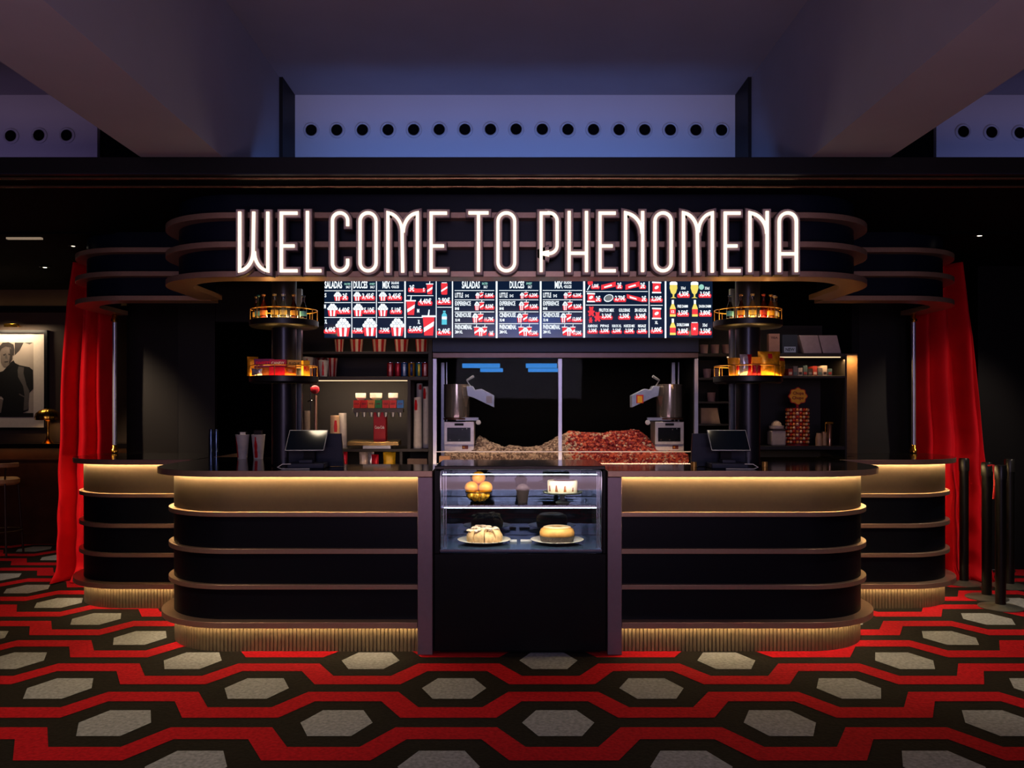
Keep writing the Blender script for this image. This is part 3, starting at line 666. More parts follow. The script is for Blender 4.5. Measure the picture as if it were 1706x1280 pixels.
# plates + cakes on deck
zd = .6385
def plate(px, lab):
    x = X(px, 5.24)
    return tag(MB().lathe(x, 5.24, [(.07, 0), (.10, .004), (.165, .02), (.17, .024), (.163, .025), (.10, .010), (0, .009)], 56, z=zd).build('plate', mat('cream_china', 'e9d9c0', .25), smooth=40, loc=(x, 5.24, zd)), lab, 'plate', 'china plates in the case'), x
_, lx = plate(806.5, 'cream china plate under the sliced pale cake on the case floor')
_, rx = plate(928, 'cream china plate under the golden ring cake on the case floor')
zc = zd+.0105
c1 = thing('sliced_cake', 'pale crumbly ring cake cut in thick slices on the left plate', 'cake', (lx, 5.24, zc))
CRUMB = mat('pale_crumb', 'e8b97c', .85, var=.25, scale=35, bump=1); ICING = mat('sugar_dust', 'e9c9a8', .9, var=.2, scale=50, bump=1)
for i in range(9):
    a0 = radians(200+i*37); a1 = a0+radians(34); R1 = .112; R0 = .03; h = .075+.012*sin(i*2.3)
    mb = MB(); n = 6; prof = [(R0, 0), (R1, 0), (R1+.004, h*.5), (R1-.012, h*.9), ((R0+R1)/2, h*1.05), (R0+.01, h*.85)]
    vs = []; fs = []
    for q in range(n+1):
        a = a0+(a1-a0)*q/n
        for r, z in prof: rr = r*(1+random.uniform(-.03, .03)); vs.append((lx+rr*cos(a), 5.24+rr*sin(a), zc+z+random.uniform(-.002, .003)*(z > 0)))
    P6 = len(prof)
    for q in range(n):
        for p in range(P6): fs.append((q*P6+p, q*P6+(p+1) % P6, (q+1)*P6+(p+1) % P6, (q+1)*P6+p))
    fs += [tuple(range(P6)), tuple(range(n*P6+P6-1, n*P6-1, -1))]
    mb.add(vs, fs).build('slice', CRUMB, c1, smooth=60)
mb = MB()
for i in range(46):
    a = random.uniform(0, 2*pi); r = random.uniform(.035, .105); mb.sphere((lx+r*cos(a), 5.24+r*sin(a), zc+.078+random.uniform(-.006, .012)), random.uniform(.008, .017), 7, 5, nz=.15, sc=(1.3, 1, .6))
mb.build('crumble_topping', ICING, c1)
c2 = thing('bundt_cake', 'golden ring cake with a hollow centre in dark paper on the right plate', 'cake', (rx, 5.24, zc))
prof = [(.018, .02), (.09, .02), (.108, .035), (.112, .055), (.104, .078), (.08, .092), (.052, .094), (.03, .082), (.018, .05)]
MB().lathe(rx, 5.24, prof+[prof[0]], 56, z=zc, cap=False).build('cake_body', mat('golden_crust', 'e2a050', .6, var=.2, scale=18, bump=.6), c2, smooth=70)
MB().lathe(rx, 5.24, [(.104, 0), (.113, .038), (.110, .038), (.100, .003), (0, .003)], 56, z=zc).build('paper_base', mat('patterned_paper', '453a35', .6, var=.7, scale=140), c2)
MB().lathe(rx, 5.24, [(.088, .091), (.075, .0955), (.052, .097), (.036, .09)], 40, z=zc, cap=False).build('sugar_glaze', mat('sugar_glaze', 'f0c896', .4, var=.15), c2)
for a, b_, dz, nm in ((849, 861, .008, 'left'), (867, 886, 0, 'right')):
    tag(MB().box(X(a, 5.3), X(b_, 5.3), 5.28-dz, 5.29-dz, zd, zd+.013).build('price_tag', WHITE, smooth=0), 'small blank white price tag between the two cake plates, the %s one' % nm, 'price tag', 'price tags in the case')

# ================================================================ COLUMNS, DISC SHELVES
ZT = 1.1195; DCOL = 5.42
LX, RX = X(473.5, DCOL), X(1245.5, DCOL)
COLM = mat('column_metal', '2c2c33', .28, .7, var=.05)
def column(cx, sd):
    t = thing('round_column', 'dark metal column rising from the %s counter through two disc shelves' % sd, 'column', (cx, DCOL, ZT))
    MB().lathe(cx, DCOL, [(.08, 0), (.08, 2.81-ZT)], 40, z=ZT).build('shaft', COLM, t)
    MB().lathe(cx, DCOL, [(.086, 0), (.086, .008), (.08, .009)], 40, z=ZT).build('base_ring', BLACK, t)
    MB().box(cx-.01 if sd == 'left' else cx-.095, cx+.095 if sd == 'left' else cx+.01, DCOL+.07, DCOL+.11, ZT, 2.3).build('flat_pilaster', mat('pilaster_steel', '6a6f78', .3, .8), t)
    for z, rh, tier in ((2.03, .07, 'upper'), (1.662, .068, 'lower')):
        d = MB().lathe(cx, DCOL, [(.081, 0), (.21, 0), (.222, .01), (.222, .044), (.216, .047)], 56, z=z, cap=False).build('disc_shelf', mat('disc_black', '1c1a1b', .35, .3), t)
        ORG[d.name] = ORG[t.name]
        MB().lathe(cx, DCOL, [(.081, .046), (.216, .0465)], 56, z=z, cap=False).build('light_panel', mat('shelf_glow', (1, .55, .14), emit=6.0), d, smooth=0)
        mb = MB().torus((cx, DCOL, z+.046+rh), .214, .0035, 48, 8)
        for i in range(10):
            a = 2*pi*i/10+.3; mb.tube([(cx+.214*cos(a), DCOL+.214*sin(a), z+.045), (cx+.214*cos(a), DCOL+.214*sin(a), z+.046+rh)], .003, 6)
        mb.build('guard_rail', GOLDR, d)
    for zz in (2.095, 1.73):
        for aa in (-75, -38, 0, 38, 75): light('POINT', 'shelf_glow_'+sd, (cx+.118*sin(radians(aa)), DCOL-.118*cos(radians(aa)), zz), .30, (1, .68, .34), shadow_soft_size=.012)
    return t
column(LX, 'left'); column(RX, 'right')

def gl(name, c, rough=.05): return glass(name, c, 1, 1.5)
BP0 = [(.0, 0), (.027, .0), (.0295, .006), (.0295, .085), (.027, .102), (.016, .135), (.0125, .155), (.0125, .192), (.0145, .194), (.0145, .203), (.0, .203)]
BP = [(r*.76, h*.745) for r, h in BP0]
def bottle(loc, glassc, liq, label_c, cap_c, lab, grp):
    t = thing('glass_bottle', lab, 'bottle', loc, grp); x, y, z = loc
    gm = glass('bottle_glass_'+glassc, tuple(.25+.75*c for c in lin(glassc)), 1.3, 1.5)
    MB().lathe(x, y, BP, 20, z=z).build('glass_body', gm, t)
    MB().lathe(x, y, [(r*.76, h*.745) for r, h in [(0, .005), (.025, .005), (.0275, .01), (.0275, .084), (.025, .10), (.0145, .134), (.011, .15), (0, .15)]], 16, z=z).build('drink', mat('drink_'+liq, liq, .35, trans=.8, ior=1.15, var=.02), t)
    MB().lathe(x, y, [(.0230, .019), (.0230, .050)], 20, z=z, cap=False).build('paper_label', mat('label_'+label_c, label_c, .5), t)
    MB().lathe(x, y, [(.0125, .147), (.0122, .154), (.0, .156)], 14, z=z).build('cap', mat('cap_'+cap_c, cap_c, .3, .5), t)
    return t
zb = 2.0775
LB = [(420.5, 'b86a20', '8a3c10', 'd8b060', '9c7a30', 'amber brown bottle with gold neck'), (429.5, '7fae8f', 'c9b070', '4f8f96', '2f6f5a', 'clear bottle with teal label and green cap'),
      (441, 'f0a060', 'f07820', 'f09040', 'd8a050', 'bright orange soda bottle'), (461, 'e8e0c8', 'd8c890', 'e0c060', 'c8b070', 'clear tonic bottle with gold label'),
      (475, 'e8f0f0', 'd8d8b0', 'd8c880', 'c8c8c8', 'clear soda bottle with silver cap'), (491, 'c07020', 'a03c08', 'e8b040', 'b88830', 'amber ale bottle with yellow label'),
      (503.5, '304858', '180c08', '58a8b8', '283848', 'dark cola bottle with pale blue label')]
RB = [(1217.5, '406070', '1a0c08', '58a8b8', '40606c', 'dark bottle with pale blue label'), (1232.5, 'b06018', '8c3808', 'e0a030', 'b07828', 'amber brown bottle with gold label'),
      (1250, 'f0e8d0', 'e0c890', 'f0d060', 'd8b870', 'clear tonic bottle with gold label'), (1269, 'e06030', 'b82808', 'c84020', 'c86030', 'red bitter soda bottle'),
      (1283.5, 'f0c040', 'f0a010', 'f0b020', 'd8a040', 'yellow lemon soda bottle'), (1292, 'e0e0d0', 'e8d8a0', 'f0e8c8', 'c0b090', 'clear bottle with white label'), (1299, 'd09030', 'a05c10', 'e8d070', 'c8a860', 'brown bottle with pale yellow label')]
for L, cx, sd in ((LB, LX, 'left'), (RB, RX, 'right')):
    for i, (px, g, q, lc, cc, lab) in enumerate(L):
        x = X(px, 5.30); u = (x-cx); u = max(-.18, min(.18, u)); y = DCOL-sqrt(max(0, .178**2-u*u))*(.95)
        bottle((cx+u, y, zb), g, q, lc, cc, lab+' on the %s upper disc shelf' % sd, 'bottles on the %s disc shelf' % sd)

# ---- snacks on lower disc shelves
def pillow(c, w_, h, d, mats, name, lab, grp, rz=0, tx=None, stripe=None, tilt=0):
    mb = MB(); n = 10; vs = []; fs = []; ms = []
    for s_ in (-1, 1):
        for j in range(n+1):
            for i in range(n+1):
                u, v = i/n*2-1, j/n*2-1; b_ = (1-u**4)*(1-v**2)**.6
                vs.append((w_/2*u*(1-.06*(1-abs(v))), s_*d/2*b_+random.uniform(-.002, .002)*(b_ > .1), h/2+h/2*v))
    for s_ in range(2):
        o = s_*(n+1)**2
        for j in range(n):
            for i in range(n):
                a = o+j*(n+1)+i; q = (a, a+1, a+n+2, a+n+1); fs.append(q if s_ == 0 else q[::-1])
                ms.append(stripe(i/n, j/n) if stripe else 0)
    mb.add(vs, fs, ms)
    if tx: mb.text(tx, -w_*.32, w_*.32, h*.55, h*.72, -d/2-.002, len(mats)-1)
    ca, sa = cos(rz), sin(rz); ct, st_ = cos(tilt), sin(tilt)
    mb.xf(lambda x, y, z: (x, y*ct+z*st_, z*ct-y*st_)).xf(lambda x, y, z: (c[0]+x*ca-y*sa, c[1]+x*sa+y*ca, c[2]+z))
    o = mb.build(name, mats, loc=c, smooth=60); return tag(o, lab, 'snack packet', grp)
def carton(c, w_, h, d, mats, name, lab, cat, grp, rz=0, tx=None, lie=0):
    mb = MB().box(-w_/2, w_/2, -d/2, d/2, 0, h, 0)
    if tx: mb.text(tx, -w_*.4, w_*.4, h*.3, h*.7, -d/2-.0006, 1)
    ca, sa = cos(rz), sin(rz); ct, st_ = cos(lie), sin(lie)
    mb.xf(lambda x, y, z: (x*ct-z*st_, y, x*st_+z*ct)); zm = min(v[2] for v in mb.v)
    mb.xf(lambda x, y, z: (c[0]+x*ca-y*sa, c[1]+x*sa+y*ca, c[2]+z-zm))
    return tag(mb.build(name, mats, loc=c, smooth=0, bevel=.001), lab, cat, grp)
GOLDF = mat('gold_foil', 'e8a020', .3, .5, var=.4, scale=25, bump=1); REDF = mat('red_foil', 'c8142c', .3, .4, var=.3, scale=25, bump=1); PURP = mat('purple_card', '5c2060', .5)
MAG = mat('magenta_card', 'b01040', .45); YEL = mat('yellow_card', 'e0a828', .5); BRN = mat('brown_foil', '7a4020', .35, .3, var=.4, scale=30, bump=1); SILV = mat('silver_foil', 'c8c0c8', .25, .6, var=.4, scale=40, bump=1)
z1 = 1.7095
G1 = 'sweets on the left disc shelf'
pillow((X(417, 5.3), 5.35, z1), .07, .125, .04, [GOLDF, RED], 'crisp_packet', 'gold crisp packet at the left end of the left lower shelf', G1, .5)
carton((X(437, 5.3), 5.34, z1+.055), .125, .055, .03, [PURP, MAG], 'candy_box', 'purple candy box at back left of the left lower shelf', 'candy box', G1, -.15, 'SWEETS')
carton((X(437, 5.3), 5.34, z1), .12, .054, .035, [BRN, GOLDF], 'candy_box', 'brown candy box underneath the purple box', 'candy box', G1, -.15)
carton((X(466, 5.3), 5.27, z1+.056), .105, .046, .03, [MAG, WHITE], 'candy_box', 'magenta candy box stacked in the middle of the left lower shelf', 'candy box', G1, .05, 'CANDY')
carton((X(466, 5.3), 5.27, z1), .11, .055, .04, [REDF, GOLDF], 'candy_box', 'red candy box below the magenta one', 'candy box', G1, .05)
carton((X(491, 5.3), 5.29, z1+.05), .085, .05, .03, [YEL, BLACK], 'candy_box', 'yellow candy box with dark lettering on the left lower shelf', 'candy box', G1, .25, 'SUGUS')
pillow((X(487, 5.3), 5.25, z1), .07, .052, .03, [mat('orange_foil', 'd86818', .3, .4, var=.3, bump=1), RED], 'candy_bag', 'orange candy bag low at the right of the left lower shelf', G1, .2)
carton((X(506, 5.3), 5.35, z1), .045, .10, .035, [YEL, RED], 'candy_box', 'small upright yellow and red box at the right end of the left lower shelf', 'candy box', G1, .6, 'MIX')
pillow((X(431, 5.3), 5.26, z1), .08, .045, .03, [SILV, RED], 'candy_bag', 'crumpled silver candy bag low at the front left', G1, -.3)
G2 = 'snacks on the right disc shelf'
def cupsh(c, r0, r1, h, mats, name, lab, cat, grp, mf=None, n=28, lid=None):
    mb = MB().lathe(c[0], c[1], [(0, .002), (r0-.003, .002), (r1-.003, h-.002)][::-1], n, z=c[2], cap=False)
    mb.lathe(c[0], c[1], [(r0, 0), (r0+(r1-r0)*.3, h*.3), (r0+(r1-r0)*.6, h*.6), (r1, h), (r1+.002, h+.002), (r1-.002, h+.003)], n, z=c[2], mf=mf, cap=False)
    return tag(mb.build(name, mats, loc=c), lab, cat, grp)
gy = mat('amber_plastic', 'e8a030', .3, trans=.3)
cupsh((X(1224, 5.28), 5.30, z1), .03, .04, .11, [gy, REDF], 'snack_tub', 'amber snack tub with red base at the left of the right lower shelf', 'snack tub', G2, lambda i, j: 1 if j == 1 and 0 < i < 8 else 0)
pillow((X(1241, 5.28), 5.26, z1), .08, .135, .045, [SILV, REDF, BLACK], 'crisp_packet', 'silver and red crisp packet standing at the middle of the right lower shelf', G2, .1, stripe=lambda u, v: 1 if u > .55 else 0)
cupsh((X(1260, 5.28), 5.29, z1), .03, .042, .115, [gy, REDF], 'snack_tub', 'amber snack tub behind a small red packet on the right lower shelf', 'snack tub', G2)
pillow((X(1256, 5.28), 5.225, z1), .06, .075, .03, [REDF, WHITE], 'candy_bag', 'small red candy bag in front of the amber tub', G2, 0)
pillow((X(1281, 5.28), 5.28, z1), .15, .155, .05, [GOLDF, RED], 'crisp_packet', 'large crumpled gold crisp packet on the right lower shelf', G2, .1, stripe=lambda u, v: 1 if (.35 < u < .6 and .6 < v < .85) else 0)
pillow((X(1305, 5.28), 5.33, z1), .08, .12, .04, [GOLDF, REDF], 'crisp_packet', 'yellow crisp packet at the right end of the right lower shelf', G2, .7, stripe=lambda u, v: 1 if v > .7 else 0)

# ================================================================ TILLS
TILLN = mat('till_navy', '262b3c', .45, .2); TILLS = mat('till_screen_glass', '0a1820', .05, spec=.3)
def till(px0, px1, mirror, lab, sxp):
    D = 5.22; xc = X((px0+px1)/2, D); t = thing('point_of_sale_till', lab, 'till', (xc, D, ZT)); sg = -1 if mirror else 1
    w_ = (px1-px0)/2*D/F
    bw = .115; off = sg*-.005
    MB().prismz([(xc-bw, D-.10), (xc+bw, D-.10), (xc+bw, D+.06), (xc-bw, D+.06)], ZT, ZT+.035).build('base', TILLN, t, bevel=.006)
    MB().prismz([(xc-.045, D-.085), (xc+.04, D-.085), (xc+.03, D+.02), (xc-.04, D+.02)], ZT+.035, ZT+.055).build('stand_foot', TILLN, t, bevel=.003)
    MB().box(xc-.035, xc+.035, D+.0, D+.03, ZT+.03, ZT+.16).build('stand_neck', BLACK, t)
    # tilted screen, slightly skewed towards the cashier's side
    sw, sh = .120, .128; cz = ZT+.175
    def tr(x, y, z, a=radians(-21), rz=sg*radians(6), sk=sg*.16):
        y2 = y*cos(a)-z*sin(a); z2 = y*sin(a)+z*cos(a); x2 = x+z*sk
        return (xc+sxp+x2*cos(rz)-y2*sin(rz), D-.06+x2*sin(rz)+y2*cos(rz), cz+z2)
    s_ = MB().box(-sw, sw, -.008, .010, -sh/2-.005, sh/2+.005).xf(tr).build('screen', mat('till_frame_silver', '9a9ea8', .35, .7), t, bevel=.002); ORG[s_.name] = ORG[t.name]
    MB().box(-sw+.004, sw-.004, -.0095, -.008, -sh/2, sh/2).xf(tr).build('screen_glass', TILLS, s_)
    # customer side back housing
    hx = .178
    MB().add([(xc+sg*.02-hx, D+.10, ZT+.002), (xc+sg*.02+hx, D+.10, ZT+.002), (xc+sg*.02+hx*.93, D+.08, ZT+.215), (xc+sg*.02-hx*.98, D+.08, ZT+.215),
              (xc+sg*.02-hx, D+.14, ZT+.002), (xc+sg*.02+hx, D+.14, ZT+.002), (xc+sg*.02+hx*.93, D+.11, ZT+.215), (xc+sg*.02-hx*.98, D+.11, ZT+.215)],
             [(0, 1, 2, 3), (5, 4, 7, 6), (3, 2, 6, 7), (0, 3, 7, 4), (1, 5, 6, 2), (0, 4, 5, 1)]).build('rear_panel', TILLN, t, bevel=.002)
    e = -1 if not mirror else 1
    MB().tube([(xc+e*.09, D-.10, ZT+.03), (xc+e*.14, D-.11, ZT+.03), (xc+e*.165, D-.13, ZT+.012), (xc+e*.13, D-.16, ZT+.004), (xc+e*.05, D-.165, ZT+.004), (xc-e*.04, D-.15, ZT+.004)], .0028, 6).build('power_cable', mat('white_cable', 'dcd8d4', .4), t)
    return t
till(480, 550, False, 'left point-of-sale till with tilted touch screen on the near left counter', .0)
till(1176, 1243, True, 'right point-of-sale till with tilted touch screen on the near right counter', .0)

# ================================================================ CUPS ON LEFT COUNTER, misc
PAPER = mat('paper_cup', 'd8d0c8', .55); REDP = mat('red_cup_print', 'c4121a', .45)
def print_patch(mb, c, r0, r1, h, a0, prof, m):      # a shape wrapped on a cup: prof = [(half width, height fraction)]
    vs = []; n = len(prof)
    for wd, f in prof:
        r = r0+(r1-r0)*f+.0008
        for q in range(5):
            a = a0+(q/4*2-1)*wd/r; vs.append((c[0]+r*sin(a), c[1]-r*cos(a), c[2]+h*f))
    mb.add(vs, [(j*5+q, j*5+q+1, (j+1)*5+q+1, (j+1)*5+q) for j in range(n-1) for q in range(4)], m)
BSH = [(.010, .06), (.013, .1), (.013, .3), (.010, .36), (.0125, .48), (.0135, .58), (.010, .7), (.0055, .8), (.005, .93)]
def paper_cup(c, r0, r1, h, a0, lab, grp, straw=True, name='paper_cup'):
    t = thing(name, lab, 'cup', c, grp); mb = MB()
    mb.lathe(c[0], c[1], [(0, .008), (r0, 0), (r1, h), (r1+.003, h+.003), (r1-.001, h+.005), (r1-.004, h), (r0-.002, .01), (0, .01)], 32, z=c[2], cap=False)
    s = h/.19; print_patch(mb, c, r0, r1, h, a0, [(w_*s, f) for w_, f in BSH], 1)
    mb.build('cup_body', [PAPER, REDP], t)
    return t
c_ = (X(402.5, 6.1), 6.12, ZT); paper_cup(c_, .034, .050, .178, -.9, 'left white paper cup with red bottle print on the left counter', 'filled cups on the left counter')
tag(MB().box(c_[0]-.032, c_[0]+.03, c_[1]-.01, c_[1]+.02, ZT+.03, ZT+.205).box(c_[0]-.01, c_[0]+.028, c_[1]-.025, c_[1]-.012, ZT+.03, ZT+.2, 1).build('napkin_bundle', [BLACK, WHITE], smooth=0), 'folded black and white napkins standing in the left cup', 'napkins')
c_ = (X(429, 6.1), 6.12, ZT); paper_cup(c_, .034, .050, .178, -.15, 'right white paper cup with red bottle print on the left counter', 'filled cups on the left counter')
tag(MB().box(c_[0]-.03, c_[0]+.03, c_[1]-.02, c_[1]+.02, ZT+.03, ZT+.215).build('stirrer_holder', mat('smoked_plastic', '1a1615', .3), smooth=0, bevel=.004), 'dark holder of stirrers standing in the right cup', 'holder')
for i, px in enumerate((348, 357)):
    x = X(px, 6.9)
    tag(MB().lathe(x, 6.95, [(.020, 0), (.021, .15), (.017, .17), (.018, .2), (0, .205)], 24, z=ZT).build('steel_shaker', mat('dark_chrome', '50607a', .15, .9)), '%s of the two slim dark steel shakers on the left counter' % ('left', 'right')[i], 'shaker', 'steel shakers')

# ================================================================ LEFT BACK SHELVES
SH = mat('shelf_charcoal', '2a2523', .5, .1); SHB = mat('shelf_back', '221d1b', .6)
ls = thing('back_bar_shelving', 'charcoal back bar shelving left of the popcorn machine', 'shelving', (-1.15, 6.7, 0))
xl, xr = -1.75, X(721, 6.45)-.005
MB().box(xl, xr, 6.96, 7.0, 0, 2.2).build('back_panel', SHB, ls)
MB().box(xr-.03, xr, 6.45, 6.96, 0, 2.05).build('side_panel', SH, ls)
for z0, z1_ in ((1.925, 1.944), (1.72, 1.748), (1.155, 1.178), (.98, 1.0)): MB().box(xl, xr-.031, 6.45, 6.959, z0, z1_).build('shelf', SH, ls, bevel=.002)
MB().box(-.80, -.775, 6.45, 6.958, 1.179, 1.719).build('divider', SH, ls); MB().box(-.86, -.84, 6.45, 6.958, 1.001, 1.154).build('divider', SH, ls)
MB().box(X(515, 6.45), X(680, 6.45), 6.456, 6.466, 1.712, 1.719).build('light_strip', mat('shelf_led', (1, .66, .38), emit=1.3), ls, smooth=0)
BW = mat('bucket_cream', 'd9b9a0', .55); BR = mat('bucket_red', 'b01218', .5)
def bucket(c, r0, r1, h, lab, grp, tier=1):
    n = 28; t = cupsh(c, r0, r1, h, [BW, BR], 'popcorn_bucket', lab, 'popcorn bucket', grp, lambda i, j: (i//2) % 2, n); return t
for i, (px, wd) in enumerate(((565, 17), (594, 24), (632, 26), (669, 26), (703, 24))):
    D = 6.57; bucket((X(px, D), D, 1.9445), wd*.38*D/F, wd*.5*D/F+.004, .19, 'red striped popcorn bucket on the top left shelf, %s from the left' % ORD[i+1], 'popcorn buckets on the top shelf')
def can(c, col, band, lab, grp='soda cans on the shelf'):
    t = thing('soda_can', lab, 'can', c, grp)
    MB().lathe(c[0], c[1], [(.021, 0), (.0265, .007), (.0265, .10), (.022, .111)], 24, z=c[2], mf=lambda i, j: 1 if (j == 1 and i % 12 in (0, 1, 11)) else 0).build('can_body', [mat('can_'+col, col, .25, .5), mat('can_'+band, band, .3, .3)], t)
    MB().lathe(c[0], c[1], [(.0225, .110), (.0225, .114), (.019, .111), (0, .111)], 24, z=c[2]).build('can_lid', STEEL, t)
for px, col, bd_, nm in ((649.6, 'c01030', 'f0a0a0', 'red and pink'), (662.3, 'a80c30', 'e04050', 'crimson'), (673, '2060b0', 'c0d8f0', 'blue and white'), (685, 'e0a020', '103060', 'yellow'), (697.5, '1880a8', 'd8d040', 'teal'), (707.5, 'b80c18', 'f0c0c0', 'plain red')):
    can((X(px, 6.5), 6.52, 1.7485), col, bd_, '%s soda can on the second left shelf' % nm)
# big cup stacks beside column
G3 = 'cups and buckets beside the left column'
bucket((X(509, 6.5), 6.80, 1.7485), .035, .048, .165, 'striped bucket standing behind the left column', G3); bucket((X(521, 6.5), 6.82, 1.7485), .04, .055, .168, 'tall striped bucket partly hidden behind the cups', G3)
paper_cup((X(512, 6.5), 6.50, 1.7485), .034, .048, .15, .2, 'white paper cup with red bottle print beside the lower disc shelf', G3)
paper_cup((X(539, 6.5), 6.50, 1.7485), .03, .042, .125, .1, 'small white paper cup with red bottle print at left of second shelf', G3)
bucket((X(526, 6.5), 6.68, 1.7485), .03, .045, .15, 'red and cream striped cup between two white cups', G3)
bucket((X(549, 6.5), 6.60, 1.7485), .032, .044, .15, 'red and mauve striped cup at right of the cup cluster', G3)
# stacked cups
def stack(px, py0, py1, wd, D, zb_, lab, grp, patch=None, m=PAPER, down=True, name='paper_cup_stack'):
    x = X(px, D); H = (py1-py0)*D/F; r = wd/2*D/F; k = max(2, int(H/.012)); prof = []
    for i in range(k): z = H*i/k; q = r*(1-.14*(z/H if down else 0)); prof += [(q, z), (q*.97, z+H/k*.8)]
    prof.append((r*.82, H)); mb = MB().lathe(x, D, prof, 24, z=zb_)
    if patch: print_patch(mb, (x, D, zb_), r*.98, r*.86, H, patch[0], [(.012, patch[1]), (.014, (patch[1]+patch[2])/2), (.008, patch[2])], 1)
    return tag(mb.build(name, [m, REDP], loc=(x, D, zb_)), lab, 'cup stack', grp)
G4 = 'stacks of paper cups'
stack(696, 663, 748, 15, 6.52, 1.1785, 'tall stack of white cups in the right compartment, front left one', G4, (-.4, .75, .95))
stack(710, 646, 748, 13, 6.62, 1.1785, 'taller stack of white cups in the right compartment, beside the post', G4, (-.4, .8, .97))
stack(699, 642, 748, 12, 6.75, 1.1785, 'stack of white cups standing behind the front stack in the compartment', G4, (.3, .9, .98))
stack(558, 695, 750, 17, 6.52, 1.1785, 'short cream cup stack with red print right of the left till', G4, (.35, .5, .85), mat('cream_cup', 'f0c89c', .5))
stack(571, 692, 750, 15, 6.60, 1.1785, 'plain white ribbed cup stack right of the short cream stack', G4)
CP = mat('clear_plastic', '8a7a74', .2, trans=.3)
stack(500, 699, 750, 11, 6.55, 1.1785, 'short stack of clear plastic cups behind the left till', 'clear cup stacks', None, CP); stack(511, 688, 750, 13, 6.60, 1.1785, 'taller stack of clear plastic cups behind the left till', 'clear cup stacks', None, CP)
# beer tap
tp = X(526, 6.5); tap = thing('beer_tap', 'slim beer tap with a round red badge behind the left till', 'beer tap', (tp, 6.5, 1.1785))
MB().lathe(tp, 6.5, [(.05, 0), (.05, .01), (.013, .015), (.012, .42), (0, .425)], 20, z=1.1785).build('pole', mat('copper_pole', 'b48a78', .3, .8), tap)
MB().lathe(0, 0, [(.0, 0), (.033, 0), (.033, .02), (.028, .024), (0, .024)], 28).xf(lambda x, y, z: (tp+.0+x, 6.49-z, 1.645+y)).build('badge', mat('badge_red', '8c1220', .4), tap)
MB().tube([(tp-.036, 6.48, 1.712), (tp-.036, 6.48, 1.44)], .003, 6).torus((tp-.036, 6.48, 1.56), .02, .003, 18, 6).tube([(tp-.06, 6.48, 1.55), (tp, 6.49, 1.565)], .004, 6).build('faucet', CHROME, tap)
# soda fountain
sx = X(634, 6.55); sf = thing('soda_fountain', 'red soda fountain with a row of coloured flavour buttons and gold drip tray', 'soda dispenser', (sx, 6.6, 1.1785))
MB().box(sx-.048, sx+.048, 6.50, 6.60, 1.22, 1.47).build('tower', mat('fountain_red', 'b41018', .35), sf, bevel=.004)
MB().text('Coca-Cola', sx-.038, sx+.038, 1.335, 1.36, 6.4985).build('tower_lettering', WHITE, sf, smooth=0)
MB().box(X(588, 6.5), X(672, 6.5), 6.47, 6.56, 1.465, 1.50).build('valve_block', mat('grey_plastic', '5a544c', .4), sf, bevel=.003)
BC = ['e83828', 'e02820', 'f09048', '2f8a48', 'e03c30', 'f04030', '4080c8']
for i, c_ in enumerate(BC):
    x0 = X(589+12.1*i, 6.46); x1 = X(599.5+12.1*i, 6.46)
    mb = MB().box(x0, x1, 6.455, 6.49, 1.50, 1.562, 0).text(('COLA', 'ZERO', 'NARANJA', 'LIMA', 'COLA', 'LIGHT', 'AGUA')[i], x0+.006, x1-.006, 1.526, 1.54, 6.4545, 1)
    mb.build('flavour_button', [mat('button_'+c_, c_, .3), mat('button_text', '701810' if i != 6 else '203880', .4)], sf, smooth=0)
mb = MB()
for i in range(7): xx = X(594+12.1*i, 6.48); mb.lathe(xx, 6.49, [(.012, 0), (.016, .02), (.02, .035)], 12, z=1.43)
mb.build('nozzle', STEELR, sf)
MB().prismx([(6.42, 1.205), (6.42, 1.232), (6.60, 1.245), (6.60, 1.205)], X(582, 6.5), X(666, 6.5)).build('drip_tray', mat('gold_steel', 'd8b070', .25, .9), sf, bevel=.003)
MB().box(X(606, 6.5), X(652, 6.5), 6.46, 6.60, 1.179, 1.205).build('tray_foot', STEELR, sf)
for i, (px, wd) in enumerate(((601, 17), (626.5, 20), (655, 16))):
    xx = X(px, 6.53)
    tag(MB().lathe(xx, 6.53, [(.6*wd/2*6.53/F, .0), (wd/2*6.53/F, .018), (wd/2*6.53/F, .055), (wd/2*6.53/F*.9, .056), (0, .05)], 28, z=1.5005 if 0 else 1.563).build('cup_lid_stack', mat('lid_white', 'cfc6bd', .5)), 'stack of white cup lids on the soda fountain, %s from the left' % ORD[i+1], 'lid stack', 'lid stacks on the fountain')
G5 = 'packets on the low left shelf'
pillow((X(572, 6.5), 6.52, 1.001), .06, .15, .04, [REDF, WHITE], 'crisp_packet', 'red packet on the low shelf just right of the left till', G5)
pillow((X(606, 6.5), 6.50, 1.001), .07, .15, .04, [mat('white_red_foil', 'b8a8a0', .35, .3, var=.4, bump=1), RED], 'crisp_packet', 'silver and red crisp packet on the low shelf under the fountain', G5, .3)
pillow((X(614, 6.5), 6.56, 1.001), .07, .149, .04, [SILV, RED], 'crisp_packet', 'pale foil packet behind the others on the low shelf', G5, -.2)
pillow((X(625, 6.5), 6.50, 1.001), .06, .13, .04, [REDF, WHITE], 'crisp_packet', 'small red packet between silver and yellow ones on the low shelf', G5, -.1)
pillow((X(648, 6.5), 6.53, 1.001), .10, .148, .05, [mat('yellow_foil', 'e0b020', .4, .2, var=.3, bump=.8), RED], 'crisp_packet', 'yellow crisp packet on the low shelf under the gold tray', G5, .25)
tag(MB().box(X(679, 6.5), X(712, 6.5), 6.48, 6.7, 1.001, 1.10).build('cardboard_box', mat('kraft_grey', '7a6458', .8), smooth=0, bevel=.003), 'flat brown cardboard box on the low shelf beside the steel post', 'box')

